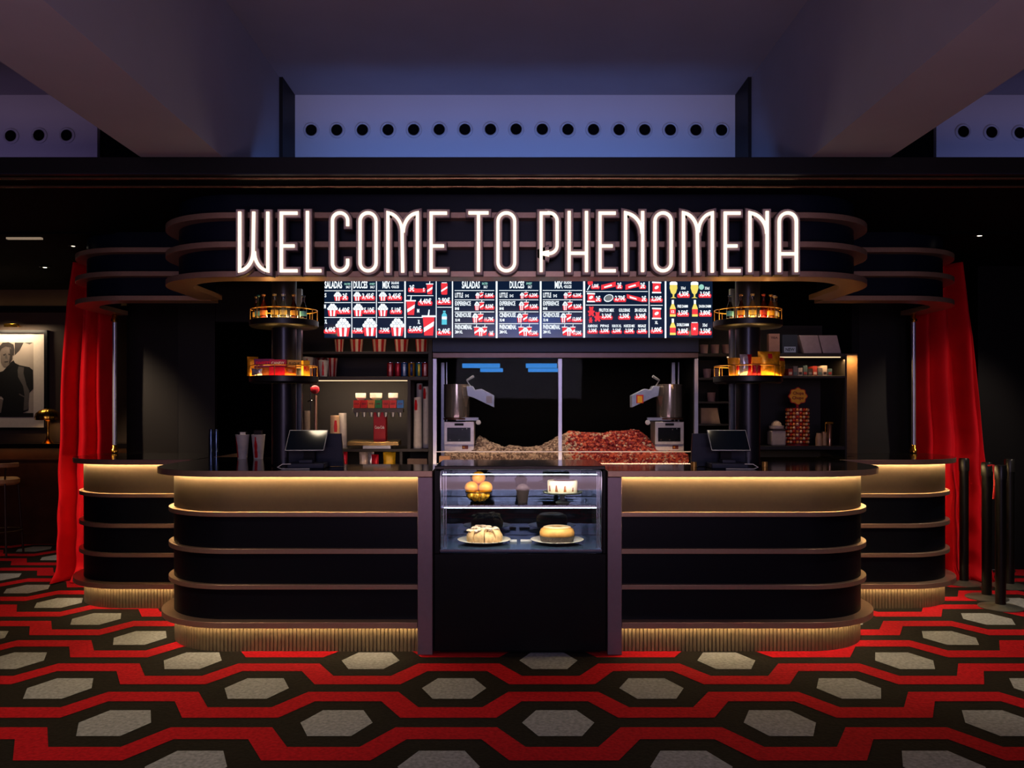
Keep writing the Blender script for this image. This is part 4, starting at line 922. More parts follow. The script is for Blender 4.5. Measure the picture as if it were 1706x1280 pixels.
# ================================================================ POPCORN MACHINE
pm = thing('popcorn_machine', 'large glass fronted popcorn machine with two kettles behind the display case', 'popcorn machine', (.43, 6.6, 0))
xa, xb = X(721, 6.3), X(1163, 6.3)
ALU = mat('aluminium_post', 'b9bbcc', .35, .85, var=.03)
for a in (xa, X(930, 6.3), xb-.028): MB().box(a, a+.030, 6.30, 6.33, .98 if a != X(930, 6.3) else 1.05, 1.88).build('post', ALU, pm, bevel=.002)
for a in (X(736, 6.9), X(1128, 6.6)): MB().box(a, a+.03, 6.82, 6.85, 1.05, 1.88).box(a+.045, a+.055, 6.78, 6.79, 1.05, 1.88).build('rear_post', ALU, pm, bevel=.002)
MB().box(xa, xb, 6.29, 6.33, 1.885, 1.925).build('header_rail', mat('rail_bronze', '6c5a58', .35, .7), pm, bevel=.003)
MB().box(xa, xb, 6.28, 6.34, 1.93, 2.06).build('header_panel', mat('header_navy', '1c2c50', .4, spec=.4), pm)
MB().box(xa, xb, 6.34, 7.0, 1.925, 1.95).box(xa, xb, 6.97, 7.0, 0, 1.925).box(xa, xa+.01, 6.34, 6.97, .98, 1.925).box(xb-.01, xb, 6.34, 6.97, .98, 1.925).build('cabinet', BLACKM, pm)
MB().box(xa, xb, 6.31, 6.97, 0, 1.04).build('base_cabinet', BLACK, pm)
MB().box(xa+.035, xb-.04, 6.312, 6.318, 1.045, 1.16).build('front_glass', GLASS, pm)
MB().box(xa+.03, xb-.035, 6.29, 6.32, 1.160, 1.168).build('glass_rail', mat('rail_steel', 'd0c8c4', .4, .9), pm, bevel=.001)
MB().box(xa+.03, X(930, 6.3), 6.335, 6.34, 1.17, 1.88).box(X(938, 6.3), xb-.03, 6.335, 6.34, 1.17, 1.88).build('upper_glass', glass('thin_dark_glass', (.9, .92, .95), .25, 1.12), pm)
MB().box(X(800, 6.8), X(838, 6.8), 6.80, 6.83, 1.80, 1.83).box(X(880, 6.8), X(930, 6.8), 6.80, 6.83, 1.80, 1.83).build('roof_reflection', mat('blue_reflection', (.03, .30, .85), emit=.7), pm, smooth=0)  # blue reflection in the machine's glass, built as glowing bars
MB().box(X(770, 6.7), X(833, 6.7), 6.7, 6.71, 1.828, 1.865).box(X(876, 6.7), X(928, 6.7), 6.7, 6.71, 1.828, 1.865).build('blue_reflection_strip', mat('blue_reflection', (.03, .30, .85), emit=.7), pm, smooth=0)  # further glowing bars standing in for the blue glass reflection
def kettle(cxp, bx0, bx1, sg, lab):
    D = 6.55; cx = X(cxp, D); zk = 1.42
    t = thing('popcorn_kettle', lab, 'popcorn kettle', (cx, D, 1.15), 'kettles inside the popcorn machine')
    MB().lathe(cx, D, [(.085, 0), (.102, .004), (.104, .03), (.102, .26), (.105, .262), (.105, .268), (0, .272)], 44, z=zk).build('pot', mat('pot_steel', 'c0b0a0', .15, .82), t)
    MB().lathe(cx, D, [(.108, -.012), (.108, 0), (.07, .001)], 44, z=zk, cap=False).build('pot_ring', mat('copper_ring', '6a4a3c', .3, .7), t)
    # tilting lid chute
    pts = [(777, 644), (787, 643), (791, 650), (802, 648), (823, 659), (823, 679), (789, 663), (779, 660)]
    if sg < 0: pts = [(2*cxp-(p-761)+0-cxp, q) for p, q in pts]; pts = [(cxp-(p-761), q) for p, q in [(777, 644), (787, 643), (791, 650), (802, 648), (823, 659), (823, 679), (789, 663), (779, 660)]]
    P = [(X(p, 6.44), Z(q, 6.44)) for p, q in pts]
    if sg < 0: P = P[::-1]
    l = MB().prism(P, 6.44, 6.56).build('lid_chute', mat('chute_steel', '9aa2b8', .4, .5), t, bevel=.002); ORG[l.name] = ORG[t.name]
    a, b_ = (X(811 if sg > 0 else cxp-50.5-9, 6.44)), (X(822 if sg > 0 else cxp-50.5+1, 6.44))
    if sg < 0:
        MB().rect(X(1060, 6.44), X(1072, 6.44), Z(672, 6.44), Z(658, 6.44), 6.4385, 0).rect(X(1062, 6.44), X(1070, 6.44), Z(671, 6.44), Z(660, 6.44), 6.438, 1).build('warning_sticker', [mat('sticker_red', 'c82018', .5), mat('sticker_yellow', 'f0b020', .5)], l, smooth=0)
    else:
        MB().rect(X(810, 6.44), X(820, 6.44), Z(672, 6.44), Z(660, 6.44), 6.4385).build('warning_sticker', mat('sticker_grey', '8a8496', .5), l, smooth=0)
    hx = X(784 if sg > 0 else cxp-23, 6.46)
    MB().tube([(hx, 6.46, Z(644, 6.46)), (hx-sg*.03, 6.46, Z(634, 6.46))], .004, 8).tube([(hx-sg*.03, 6.46, Z(634, 6.46)), (hx+sg*.025, 6.44, Z(627, 6.44))], [.008, .011], 10).build('crank_handle', STEELR, t)
    x0, x1 = X(bx0, 6.48), X(bx1, 6.48); zt = Z(703, 6.48)
    MB().box(x0, x1, 6.47, 6.68, 1.15, zt).build('control_box', mat('box_steel', 'c4b8b4', .35, .7), t, bevel=.003)
    w_ = x1-x0
    MB().box(x0+w_*.1, x1-w_*.12, 6.466, 6.471, 1.235, 1.345).build('control_panel', BLACKG, t)
    MB().box(x0+w_*.35, x0+w_*.65, 6.462, 6.470, zt-.03, zt-.012).build('panel_label', BLACK, t)
    mb = MB()
    for u, v in ((.2, 1.25), (.5, 1.25), (.6, 1.33), (.75, 1.335)): mb.sphere((x0+w_*u, 6.464, v), .005, 8, 6)
    mb.build('indicator', STEEL, t)
    MB().box(x0+w_*.6, x0+w_*.8, 6.462, 6.470, 1.175, 1.205, 0).sphere((x0+w_*.66, 6.461, 1.19), .008, 8, 6, 1).build('switch', [mat('switch_brown', '7a2c1c', .4), mat('switch_amber', 'd8902c', .3)], t)
    kx = X(797 if sg > 0 else cxp-(797-761), 6.46)
    MB().box(kx-.014, kx+.014, 6.47, 6.52, Z(713, 6.46), Z(697, 6.46)).lathe(0, 0, [(0, .016), (.018, .014), (.02, 0)], 20).build('pivot_knob', mat('knob_white', 'd8d4d8', .3), t) if 0 else None
    MB().lathe(0, 0, [(0, .016), (.018, .014), (.02, 0)], 20).xf(lambda x, y, z: (kx+x, 6.46-z, Z(704, 6.46)+y)).build('pivot_knob', mat('knob_white', 'd8d4d8', .3), t)
    MB().box(min(kx, cx)-.0, max(kx, cx), 6.47, 6.50, Z(701, 6.46), Z(696, 6.46)).build('pivot_bracket', STEELR, t)
    MB().box(x0+w_*.3, x0+w_*.7, 6.52, 6.58, zt, zk-.011).build('pot_support', BLACK, t)
kettle(761, 740, 790, 1, 'left polished popcorn kettle on its steel control box')
kettle(1115, 1091, 1139, -1, 'right polished popcorn kettle with red and yellow sticker')
def pops(x0, x1, hf, n, mats, pick, lab):
    mb = MB(); NX, NY = 60, 12; vs = []; fs = []; ms = []
    for j in range(NY+1):
        for i in range(NX+1):
            x = x0+(x1-x0)*i/NX; y = 6.345+.55*j/NY; vs.append((x, y, hf(x, y)))
    for j in range(NY):
        for i in range(NX): a = j*(NX+1)+i; fs.append((a, a+1, a+NX+2, a+NX+1)); ms.append(0)
    vs2 = [(x0, 6.345, 1.042), (x1, 6.345, 1.042)]
    mb.add(vs, fs, ms)
    for _ in range(n):
        x = random.uniform(x0, x1); y = 6.35+.5*random.random()**1.3; z = hf(x, y)+random.uniform(-.004, .006); r = random.uniform(.009, .016)
        mb.sphere((x, y, z), r, 6, 4, pick(x), sc=(1, 1, .85), nz=.3)
    # front layer against the glass
    for _ in range(n//2):
        x = random.uniform(x0, x1); top = hf(x, 6.345); z = random.uniform(1.05, max(1.055, top)); mb.sphere((x, 6.345, z), random.uniform(.009, .015), 6, 4, pick(x), nz=.3)
    return tag(mb.build('popcorn_heap', mats, smooth=60), lab, 'popcorn', None, 'stuff')
def interp(T, x):
    if x <= T[0][0]: return T[0][1]
    for (a, b_), (c, d) in zip(T, T[1:]):
        if x <= c: return b_+(d-b_)*(x-a)/(c-a)
    return T[-1][1]
def hfun(T):
    T = [(X(p, 6.6), Z(q, 6.6)) for p, q in T]
    def f(x, y):
        top = interp(T, x); t = min(1, (y-6.345)/.25); lo = 1.125
        return lo+(top-lo)*(t*t*(3-2*t))+.006*sin(40*x+3*y)*cos(31*y)
    return f
hw = hfun([(738, 752), (788, 752), (798, 731), (810, 738), (838, 750), (850, 747), (880, 750), (900, 749), (922, 738), (938, 728), (950, 728)])
hr = hfun([(940, 730), (950, 722), (965, 724), (1000, 726), (1030, 723), (1062, 720), (1080, 732), (1092, 748), (1150, 752)])
PW = mat('popcorn_white', 'd8bca0', .8, var=.3, scale=80); PWd = mat('popcorn_tan', '8a7060', .8, var=.3, scale=80); PR_ = mat('popcorn_red', '8a1420', .6, var=.4, scale=80); PRo = mat('popcorn_rust', 'd05c40', .6, var=.3, scale=80)
pops(X(742, 6.35), X(945, 6.6), hw, 2600, [PWd, PW], lambda x: random.randint(0, 1), 'heap of plain white popcorn in the left bay of the machine')
pops(X(940, 6.6), X(1145, 6.35), hr, 3200, [PR_, PRo, PW], lambda x: 2 if random.random() < max(.12, .7-(x-.45)*5) else random.randint(0, 1), 'heap of red coated popcorn in the right bay of the machine')
light('AREA', 'popcorn_warm_light', (.42, 6.40, 1.86), 7, (1, .72, .5), (0, 0, 0), shape='RECTANGLE', size=1.7, size_y=.1)
light('AREA', 'staff_side_fill', (.45, 5.72, 1.02), 7, (1, .66, .4), (radians(-95+180), 0, 0), shape='RECTANGLE', size=3.4, size_y=.03)  # added unseen strip lighting the popcorn front and low shelves
tag(MB().box(X(733, 6.28), X(751, 6.28), 6.2, 6.27, 1.02, 1.135).build('cardboard_box', mat('kraft_tan', 'b88a6a', .8), smooth=0, bevel=.002), 'small tan cardboard box at the foot of the machine left post', 'box')

# ================================================================ RIGHT BACK SHELVES
rs = thing('back_bar_shelving', 'charcoal back bar shelving right of the popcorn machine', 'shelving', (2.1, 6.7, 0))
xl, xr = xb+.005, 2.66
MB().box(xl, xr, 6.96, 7.0, 0, 2.2).build('back_panel', SHB, rs)
MB().box(xl, xl+.025, 6.45, 6.959, 0, 2.0).build('side_panel', SH, rs); MB().box(xr-.015, xr, 6.45, 6.959, 0, 1.92).build('side_panel', SH, rs)
MB().box(1.78, 1.80, 6.45, 6.958, 1.0, 1.90).build('divider', SH, rs)
for a, b_, z0, z1_ in ((xl+.026, xr-.016, 1.905, 1.93), (xl+.026, 1.779, 1.72, 1.738), (1.801, xr-.016, 1.735, 1.755), (xl+.026, 1.779, 1.535, 1.55), (xl+.026, 1.779, 1.36, 1.375), (1.801, xr-.016, 1.17, 1.20), (xl+.026, 1.779, 1.17, 1.2), (1.801, xr-.016, .98, 1.0)):
    MB().box(a, b_, 6.45, 6.957, z0, z1_).build('shelf', SH, rs, bevel=.002)
MB().box(X(1212, 6.45), X(1401, 6.45), 6.456, 6.466, 1.897, 1.904).build('light_strip', mat('shelf_led', (1, .66, .38), emit=1.3), rs, smooth=0)
light('AREA', 'right_shelf_led', (2.5, 6.47, 1.88), 1.6, WARM, (0, 0, 0), shape='RECTANGLE', size=.3, size_y=.03)
light('AREA', 'jamb_cove_led', (2.90, 6.88, 1.94), 1.2, WARM, (radians(8), 0, 0), shape='RECTANGLE', size=.08, size_y=.03)
light('AREA', 'left_shelf_led', (-1.2, 6.462, 1.70), 4.5, (1, .72, .45), (radians(40), 0, 0), shape='RECTANGLE', size=.8, size_y=.02)
k = 0
MUG = mat('small_cup_pink', 'a08080', .5)
for row, (zz, pts) in enumerate(((1.9305, (1173.5, 1192, 1211)), (1.7385, (1179, 1195.5)), (1.5505, (1186,)))):
    for i, px in enumerate(pts):
        lab = ('small pale cup on the top right shelf, %s from the steel post', 'small pale cup on the second right shelf, %s from the steel post', 'single small pale cup on the third right shelf, %s beside the post')[row] % ORD[i+1]
        o = cupsh((X(px, 6.5), 6.52, zz), .028, .034, .07, [MUG], 'small_cup', lab, 'cup', 'small cups on the right shelves')
tag(MB().prism([(X(1168, 6.5), 1.376), (X(1200, 6.5), 1.376), (X(1195, 6.5), 1.50), (X(1168, 6.5), 1.50)], 6.5, 6.62).build('white_carton', mat('tan_carton', 'a88a70', .7), smooth=0), 'tan slant-sided carton on the lower right shelf beside the post', 'box')
tag(MB().box(X(1281, 6.5), X(1299, 6.5), 6.5, 6.55, 1.931, 2.09).text('TEA', X(1284, 6.5), X(1296, 6.5), 2.05, 2.065, 6.499, 1).build('tall_carton', [mat('pink_carton', '8a6660', .6), mat('dark_ink', '402024', .6)], smooth=0), 'tall narrow pinkish carton on the top right shelf', 'box')
tag(MB().box(X(1302, 6.5), X(1327, 6.5), 6.48, 6.54, 1.931, 2.08, 0).box(X(1305, 6.5), X(1324, 6.5), 6.476, 6.48, 1.94, 1.985, 1).text('NEW', X(1307, 6.5), X(1322, 6.5), 1.95, 1.975, 6.475, 0).build('printed_carton', [mat('dark_carton', '202838', .5), mat('blue_white_card', '8898b8', .5)], smooth=0), 'dark printed carton with pale blue label on the top right shelf', 'box')
PLW = mat('grey_paper_stack', '8a7a84', .5)
for i, a in enumerate((1330, 1362)):
    P = [(X(a, 6.5), 2.075), (X(a+8, 6.5), 1.932), (X(a+38, 6.5), 1.932), (X(a+31, 6.5), 2.075)]
    tag(MB().prism(P, 6.48, 6.6).build('tilted_display_tray', PLW, smooth=0, bevel=.004), '%s of the two tilted grey trays on the top right shelf' % ('left', 'right')[i], 'tray', 'tilted trays')
DV = ['882820', '605860', 'b0a098', '3a5058', '281c1c']
for i in range(9):
    a = 1312+8.2*i
    tag(MB().box(X(a, 6.5), X(a+7, 6.5), 6.48, 6.6, 1.756, 1.756+(.055, .075, .062, .08)[i % 4]).box(X(a+1, 6.5), X(a+6, 6.5), 6.478, 6.48, 1.765, 1.785, 1).build('chewing_gum_box', [mat('gum_'+DV[i % 5], DV[i % 5], .5), mat('gum_label_'+DV[(i+2) % 5], DV[(i+2) % 5], .5)], smooth=0),
        'small gum box in the row right of the disc shelf, %s from the left' % ORD[i+1], 'box', 'gum boxes in a row')
# juicer
jx = X(1297, 6.5); j = thing('citrus_juicer', 'white electric citrus juicer on the right back shelf', 'juicer', (jx, 6.55, 1.2005))
WP = mat('white_plastic', 'c8b4a4', .4)
MB().box(jx-.058, jx+.058, 6.49, 6.61, 1.2005, 1.32).build('motor_body', WP, j, bevel=.012)
MB().box(jx-.05, jx+.05, 6.485, 6.60, 1.322, 1.335).build('spout_band', mat('brown_plastic', '4a3a34', .3), j)
MB().lathe(jx, 6.55, [(.056, 0), (.058, .022), (.05, .024)], 32, z=1.336).build('juice_bowl', WP, j)
MB().lathe(jx, 6.55, [(.04, 0), (.034, .02), (.018, .036), (0, .042)], 32, z=1.36).xf(lambda x, y, z: (jx+(x-jx)*(1+.08*cos(9*math.atan2(y-6.55, x-jx))), 6.55+(y-6.55)*(1+.08*cos(9*math.atan2(y-6.55, x-jx))), z)).build('reamer', mat('cream_plastic', 'e8cba8', .4), j)
# lollipop stand
wx = X(1334, 6.5); ws = thing('lollipop_stand', 'round lollipop display stand topped by a yellow and red flower logo', 'display stand', (wx, 6.58, 1.2005))
MB().lathe(wx, 6.58, [(.088, 0), (.088, .012), (.07, .014), (.07, .29), (.086, .292), (.086, .30), (0, .30)], 40, z=1.2005).build('drum', mat('stand_red', '8c1410', .5), ws)
MB().box(wx-.008, wx+.008, 6.572, 6.588, 1.50, 1.56).build('logo_stem', REDP, ws)
lc = (wx, 1.595)
def flower(r, y, k=.12): return [(lc[0]+r*(1+k*cos(8*q*2*pi/64))*sin(q*2*pi/64), lc[1]+.92*r*(1+k*cos(8*q*2*pi/64))*cos(q*2*pi/64)) for q in range(64)]
lo = MB().prism(flower(.073, 0, .07), 6.56, 6.575, 0); lo.flat(flower(.066, 0, .08), 6.5595, 1); lo.text('Chupa', wx-.042, wx+.046, 1.60, 1.632, 6.559, 2); lo.text('Chups', wx-.048, wx+.044, 1.562, 1.594, 6.559, 2)
lo.build('flower_logo', [mat('logo_red', 'd02a10', .5), mat('logo_yellow', 'f8b02a', .5), mat('logo_ink', '901008', .5)], ws, smooth=0)
FOIL = [mat('lolly_red', 'c83018', .3, .1), mat('lolly_gold', 'e89040', .3, .1), mat('lolly_cream', 'f0c090', .3, .1)]
proto = None
for r in range(10):
    z = 1.2285+.0285*r
    for q in range(11):
        a = radians(-90+18*q); p = (wx+.084*sin(a), 6.58-.084*cos(a), z)
        lab = 'foil wrapped lollipop on the round stand, %s row up and %s from the left' % (ORD[r+1], ORD[q+1])
        kind_ = (r*2+q) % 3
        if proto is None: proto = {}
        if kind_ not in proto:
            proto[kind_] = tag(MB().sphere(p, .0118, 12, 8).build('lollipop', FOIL[kind_], loc=p), lab, 'lollipop', 'lollipops on the round stand')
        else: dup(proto[kind_], p, lab)
# canisters
tag(MB().lathe(X(1364, 6.5), 6.5, [(.026, 0), (.026, .06), (.024, .065), (.018, .10), (0, .10)], 24, z=1.2005).build('glass_jar', mat('tan_jar', 'b08868', .4)), 'short tan jar right of the lollipop stand', 'jar', 'jars right of the lollipop stand')
tag(MB().box(X(1370, 6.56), X(1378, 6.56), 6.54, 6.58, 1.2005, 1.31).build('tan_packet', mat('tan_packet_', 'c89c78', .6), smooth=0, bevel=.002), 'slim tan packet between the jar and the steel thermos', 'packet')
th = thing('thermos', 'tall steel thermos with gold lid on the right back shelf', 'thermos', (X(1382, 6.5), 6.5, 1.2005))
MB().lathe(X(1382, 6.5), 6.5, [(.02, 0), (.02, .165), (.016, .17)], 24, z=1.2005).build('flask', mat('warm_steel', 'a87c60', .15, .9), th)
MB().box(X(1377, 6.5)-.012, X(1382, 6.5)+.026, 6.485, 6.515, 1.372, 1.39).build('lid', BRASS, th, bevel=.003)
MB().tube([(X(1376, 6.5)-.004, 6.5, 1.38), (X(1376, 6.5)-.004, 6.5, 1.30)], .003, 6).build('handle', BRASS, th)
pillow((X(1219, 6.5), 6.40, 1.30), .085, .12, .04, [mat('pink_red_foil', 'b84038', .35, .3, var=.5, bump=1), WHITE], 'candy_bag', 'red candy bag peeping over the right till', 'bags behind the right till')
bpy.data.objects['candy_bag'].name = 'candy_bag'
tag(MB().box(X(1205, 6.5), X(1232, 6.5), 6.36, 6.448, 1.0, 1.2995).build('bag_rack', BLACK, smooth=0), 'black rack behind the right till holding a red candy bag', 'rack')
for i, px in enumerate((1156, 1274)):
    x = X(px, 5.3); tag(MB().lathe(x, 5.3, [(.018, 0), (.018, .032), (0, .033)], 20, z=ZT).build('tea_light', mat('glow_tan', 'd8a050', .3, .5)), 'small gold tea light holder %s the right till' % ('left of', 'right of')[i], 'candle holder', 'gold tea light holders')

# ================================================================ POLES, CURTAINS
for cx, sd in ((X(191, 6.9), 'left'), (X(1522, 6.9), 'right')):
    t = thing('brass_ended_pole', 'slim aluminium pole with brass fittings on the far %s counter' % sd, 'pole', (cx, 6.9, ZT))
    MB().lathe(cx, 6.9, [(.018, .04), (.018, 1.13)], 20, z=ZT).build('tube', ALU, t)
    for z in (0, 1.10): MB().lathe(cx, 6.9, [(.015, z), (.03, z+.008), (.03, z+.03), (.022, z+.04), (.022, z+.065), (.018, z+.07)], 24, z=ZT).build('end_fitting', BRASS, t)
VELV = mat('red_velvet', 'c40818', .7, var=.12, scale=4, sheen=.5, spec=.15, bump=.2)
def curtain(xl, xr, folds, ph, lab, D, topz, flare):
    mb = MB(); NU, NV = 150, 70; vs = []; fs = []
    for j in range(NV+1):
        v = j/NV; z = .012+(topz-.012)*v
        for i in range(NU+1):
            u = i/NU
            a, b_ = interp(xl, z), interp(xr, z)
            ww = folds*2*pi*u+ph+.5*sin(3*v+u*2)+.25*sin(7*(1-v)**3*4)
            amp = (.055+.045*sin(u*5+1)**2)*(.7+.3*v)
            y = D+amp*(sin(ww)+.25*sin(2*ww+1))+.035*(1-v)**6*sin(9*u*pi)
            x = a+(b_-a)*u+.018*cos(ww)+.02*(1-v)**8*sin(25*u)
            bulge = flare*max(0, .10-z)*(-.8)*(1+.5*sin(17*u))
            vs.append((x, y+bulge, z))
    for j in range(NV):
        for i in range(NU): a = j*(NU+1)+i; fs.append((a, a+1, a+NU+2, a+NU+1))
    return tag(mb.add(vs, fs).build('velvet_curtain', VELV, smooth=180, mod=('SOLIDIFY', {'thickness': .006})), lab, 'curtain', 'red velvet curtains')
def XT(T, D): return [(Z(q, D), X(p, D)) for p, q in T][::1]
D = 7.13
curtain(sorted(XT([(90, 962), (90, 900), (96, 740), (103, 600), (110, 510), (122, 440), (124, 400)], D)), sorted(XT([(200, 962), (192, 740), (189, 560), (186, 400)], D)), 3.2, 1.2,
        'left red velvet curtain hanging beside the far left counter', D, 2.75, 1)
curtain(sorted(XT([(1545, 962), (1530, 800), (1524, 560), (1524, 400)], D)), sorted(XT([(1655, 962), (1650, 820), (1640, 700), (1626, 560), (1612, 470), (1600, 400)], D)), 3.1, 2.4,
        'right red velvet curtain hanging behind the black barrier posts', D, 2.75, 1)

# ================================================================ STANCHIONS
pr = None
for i, (px, py, h, lab) in enumerate(((1606, 973, 1.07, 'leftmost, beside the right curtain'), (1644, 997, 1.07, 'second from left, its base behind the frontmost one'), (1667, 1013, 1.075, 'frontmost, third from the left'), (1682, 978, 1.07, 'rearmost at far right with pale top'))):
    D = EYE*F/(py-HY); loc = (X(px, D), D, 0); lab = 'black belt barrier post on round base, '+lab
    if pr is None:
        pr = thing('barrier_post', lab, 'barrier post', loc, 'belt barrier posts')
        x, y, _ = loc
        MB().lathe(x, y, [(.152, .002), (.152, .008), (.13, .016), (.05, .024), (.04, .03)], 48).build('round_base', mat('base_steel', '5e5c56', .38, .6, var=.15), pr)
        MB().lathe(x, y, [(.036, .028), (.036, .97)], 28).build('pole', mat('pole_black', '0c0b0b', .35, .3), pr)
        hd = MB().lathe(x, y, [(.041, .965), (.041, 1.06), (.036, 1.072), (0, 1.074)], 28).build('belt_head', mat('head_black', '1a1918', .3, .2), pr); ORG[hd.name] = ORG[pr.name]
        MB().box(x-.012, x+.012, y-.046, y-.038, 1.0, 1.05).build('belt_clip', mat('clip_black', '0a0a0a', .4), hd)
    else: dup(pr, loc, lab, rz=(.0, .7, 1.9, 2.6)[i])
bl = MB(); x, y = X(1655, 6.3), 6.3
bl.tube([(X(1650, 6.35), 6.38, 1.05), (X(1655, 6.33), 6.33, 1.06), (X(1657, 6.3), 6.30, .9), (X(1655, 6.3), 6.3, .80)], .008, 8)
tag(bl.build('belt_strap', mat('strap_red', 'b81420', .6)), 'short red strap hanging between the two middle barrier posts', 'strap')

# ================================================================ LEFT SIDE BAR
ledge = tag(MB().box(-7.5, -3.1, 8.72, 9.1, 1.07, 1.12).build('bar_ledge', mat('ledge_black', '14100f', .15, spec=.5), smooth=0, bevel=.004), 'black ledge along the left wall under the framed photograph', 'ledge')
MB().box(-8, -3.1, 8.98, 9.09, 2.56, 2.62).build('cove_box', BLACK)
o = bpy.data.objects['cove_box']; o.name = 'trim_8'; struct(o)
light('AREA', 'left_cove_led', (-5.5, 9.02, 2.635), 0.45, WARM, (radians(160), 0, 0), shape='RECTANGLE', size=4, size_y=.04)
pf = thing('framed_photograph', 'black framed black-and-white photograph of a man hanging on the left wall', 'picture', (-5.7, 9.08, 1.29))
x1 = X(74, 9.06); x0 = x1-1.03; z0, z1_ = 1.285, 2.33
FRB = mat('frame_black', '0a0808', .4)
mb = MB().box(x0-.03, x1+.035, 9.05, 9.098, z1_, z1_+.03).box(x0-.03, x1+.035, 9.05, 9.098, z0-.03, z0).box(x0-.03, x0, 9.05, 9.098, z0, z1_).box(x1, x1+.035, 9.05, 9.098, z0, z1_)
mb.build('frame', FRB, pf)
MB().box(x0, x1, 9.075, 9.095, z0, z1_).build('mount', mat('mount_cream', 'd8c8b4', .7, var=.03), pf)
# photograph print: a generic man in a dark roll-neck with a strap harness
PG = [mat('print_light', 'b0a090', .6, var=.12, scale=3), mat('print_dark', '0e0c0c', .6), mat('print_skin', '6f6259', .6), mat('print_shadow', '352d2a', .6), mat('print_mid', '57504b', .6)]
y = 9.0745; Dw = y; L = [0]
pr_ = MB()
def pp(pts, m): L[0] += 1; pr_.flat([(X(a*120/731, Dw), Z(530+b_*210/1280, Dw)) for a, b_ in pts], y-.0003*L[0], m)
pp([(-560, 1010), (340, 1010), (340, 247), (-560, 247)], 0)
pp([(150, 250), (240, 250), (200, 330), (150, 380)], 3)
pp([(250, 250), (335, 248), (300, 268)], 4)
pp([(-560, 960), (340, 965), (340, 1008), (-560, 1008)], 1)
pp([(-60, 800), (30, 830), (30, 960), (-60, 960)], 2)
pp([(30, 540), (70, 500), (150, 455), (200, 480), (300, 500), (335, 530), (340, 720), (290, 770), (290, 940), (230, 965), (10, 965), (35, 820), (10, 790)], 1)
pp([(-180, 600), (30, 540), (30, 800), (-120, 780), (-200, 700)], 1)
pp([(190, 490), (245, 500), (240, 560), (270, 680), (300, 740), (285, 930), (240, 940), (250, 780), (235, 690), (185, 600), (180, 530)], 4)
pp([(195, 765), (260, 800), (258, 812), (195, 780)], 4)
pp([(60, 520), (70, 480), (140, 430), (160, 470), (100, 515)], 1)
pp([(5, 395), (0, 330), (40, 285), (110, 285), (130, 330), (128, 420), (95, 475), (60, 505), (35, 490), (10, 450)], 2)
pp([(30, 372), (62, 360), (66, 378), (40, 386)], 3); pp([(88, 360), (112, 368), (108, 380), (86, 376)], 3)
pp([(55, 372), (72, 372), (80, 415), (52, 412)], 4); pp([(45, 442), (88, 438), (80, 450), (50, 452)], 3)
pp([(100, 300), (128, 340), (126, 420), (92, 472), (104, 380)], 3)
pp([(-8, 340), (-5, 290), (30, 250), (90, 245), (140, 270), (150, 320), (140, 380), (124, 372), (112, 300), (60, 290), (20, 310), (0, 345)], 3)
pr_.build('photograph', PG, pf, smooth=0)
pl_ = thing('picture_light', 'small brass picture light above the framed photograph', 'picture light', (X(20, 8.95), 8.98, 2.40))
MB().box(X(8, 8.95), X(31, 8.95), 8.93, 8.97, 2.385, 2.42).build('lamp_shade', BRASS, pl_, bevel=.004); MB().box(X(18, 8.95), X(21, 8.95), 8.97, 9.1, 2.40, 2.41).build('bracket', BRASS, pl_)
light('AREA', 'picture_lamp', (X(19, 8.95), 8.955, 2.38), 3.2, WWHITE, (radians(20), 0, 0), shape='RECTANGLE', size=.5, size_y=.05)
lx2 = X(79, 8.85); lp = thing('table_lamp', 'brass mushroom table lamp with ribbed shade on the left ledge', 'lamp', (lx2, 8.86, 1.1205))
MB().lathe(lx2, 8.86, [(.058, 0), (.052, .008), (.028, .03), (.014, .08), (.013, .15), (.022, .22), (.022, .25), (0, .25)], 32, z=1.1205).build('stem', BRASS, lp)
MB().lathe(lx2, 8.86, [(.118, 0), (.125, .03), (.112, .075), (.075, .108), (.03, .122), (0, .124), (0, .115), (.068, .10), (.1, .07), (.112, .03), (.108, 0), (.112, 0)], 64, z=1.37, cap=False).xf(lambda x, y, z: (lx2+(x-lx2)*(1+.035*abs(sin(8*math.atan2(y-8.86, x-lx2)))), 8.86+(y-8.86)*(1+.035*abs(sin(8*math.atan2(y-8.86, x-lx2)))), z)).build('lamp_shade', BRASS, lp, smooth=60)
light('AREA', 'ledge_cove_led', (-5.4, 8.95, 1.065), 1.6, WARM, (radians(-5), 0, 0), shape='RECTANGLE', size=3.6, size_y=.03)
light('POINT', 'table_lamp_bulb', (lx2, 8.86, 1.41), 1.6, WARM, shadow_soft_size=.02)
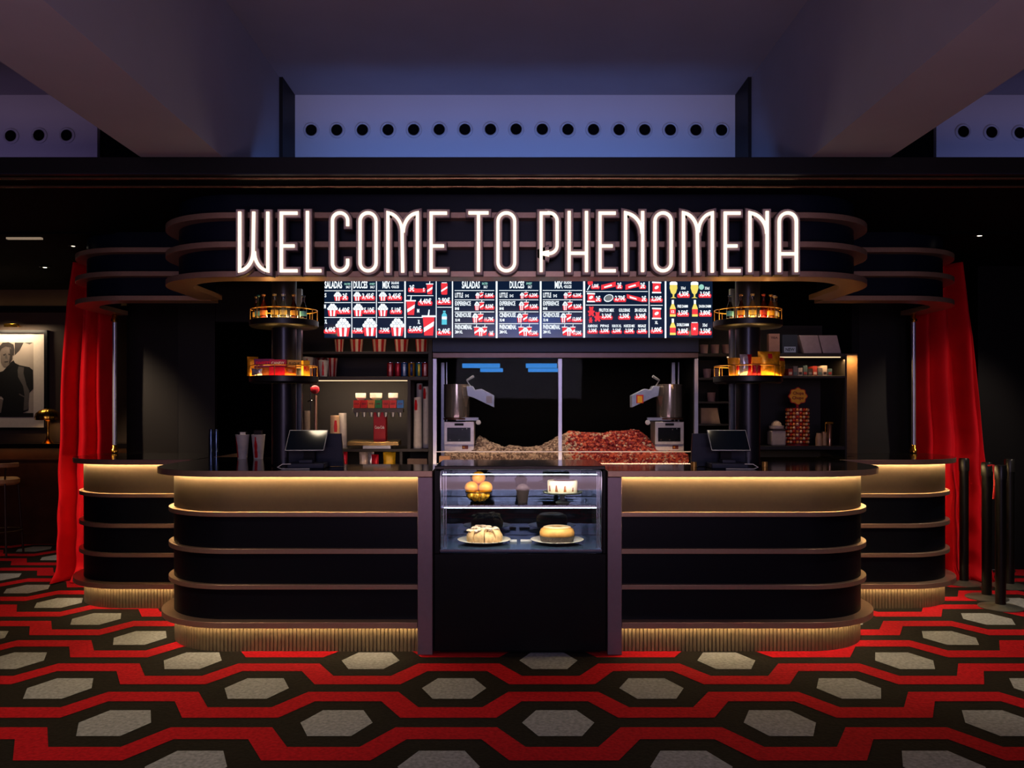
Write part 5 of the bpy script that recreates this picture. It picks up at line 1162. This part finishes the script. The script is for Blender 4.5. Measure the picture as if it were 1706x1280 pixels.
def stool(cx, cy, lab):
    t = thing('bar_stool', lab, 'stool', (cx, cy, 0), 'bar stools along the left ledge'); TAN = mat('tan_leather', 'b08050', .5); LG = mat('stool_metal', '3a2418', .4, .5)
    MB().lathe(cx, cy, [(.15, .72), (.17, .74), (.17, .775), (.15, .79), (0, .795)], 36).build('seat', TAN, t)
    n = 14; A = [(cx+.165*cos(pi+pi*i/n), cy+.165*sin(pi+pi*i/n)) for i in range(n+1)]; B2 = [(cx+.19*cos(pi+pi*i/n), cy+.19*sin(pi+pi*i/n)) for i in range(n+1)]
    MB().band(A, B2, .90, .945).build('backrest', TAN, t, bevel=.008)
    for sx_, sy_ in ((-1, -1), (1, -1), (1, 1), (-1, 1)): MB().tube([(cx+sx_*.11, cy+sy_*.11, .745), (cx+sx_*.145, cy+sy_*.145, .005)], .011, 8).build('leg', LG, t)
    for sx_ in (-1, 1): MB().tube([(cx+sx_*.11, cy-.11, .77), (cx+sx_*.13, cy-.125, .92)], .009, 8).build('back_support', LG, t)
    MB().torus((cx, cy, .25), .19, .008, 32, 8).build('foot_ring', LG, t)
stool(-5.18, 8.35, 'tan bar stool with curved backrest at the left edge of the picture'); stool(-4.37, 8.35, 'tan bar stool mostly hidden behind the red curtain')
DLM = mat('downlight_glow', (1, .85, .65), emit=3)
for i, (px, D, lw) in enumerate(((75, 7.6, .05), (122, 6.6, .04), (1632, 6.2, .05))):
    x = X(px, D); t = thing('recessed_downlight', ('recessed ceiling downlight above the left side bar', 'recessed ceiling downlight just left of the curtain top', 'recessed ceiling downlight above the barrier posts')[i], 'downlight', (x, D, 2.80), 'recessed downlights')
    MB().lathe(x, D, [(lw*.9, .012), (lw, .0), (lw*.8, -.002), (lw*.75, .01)], 24, z=2.805, cap=False).build('trim_ring', BLACK, t)
    MB().lathe(x, D, [(lw*.35, .004), (lw*.3, .002), (0, .002)], 20, z=2.80).build('lens', DLM, t)
tag(MB().box(X(10, 6.3), X(68, 6.3), 6.3, 6.33, 2.80, 2.814).build('linear_downlight', mat('linear_glow', (1, .75, .5), emit=.22), smooth=0), 'thin linear ceiling light above the left side bar', 'ceiling light')
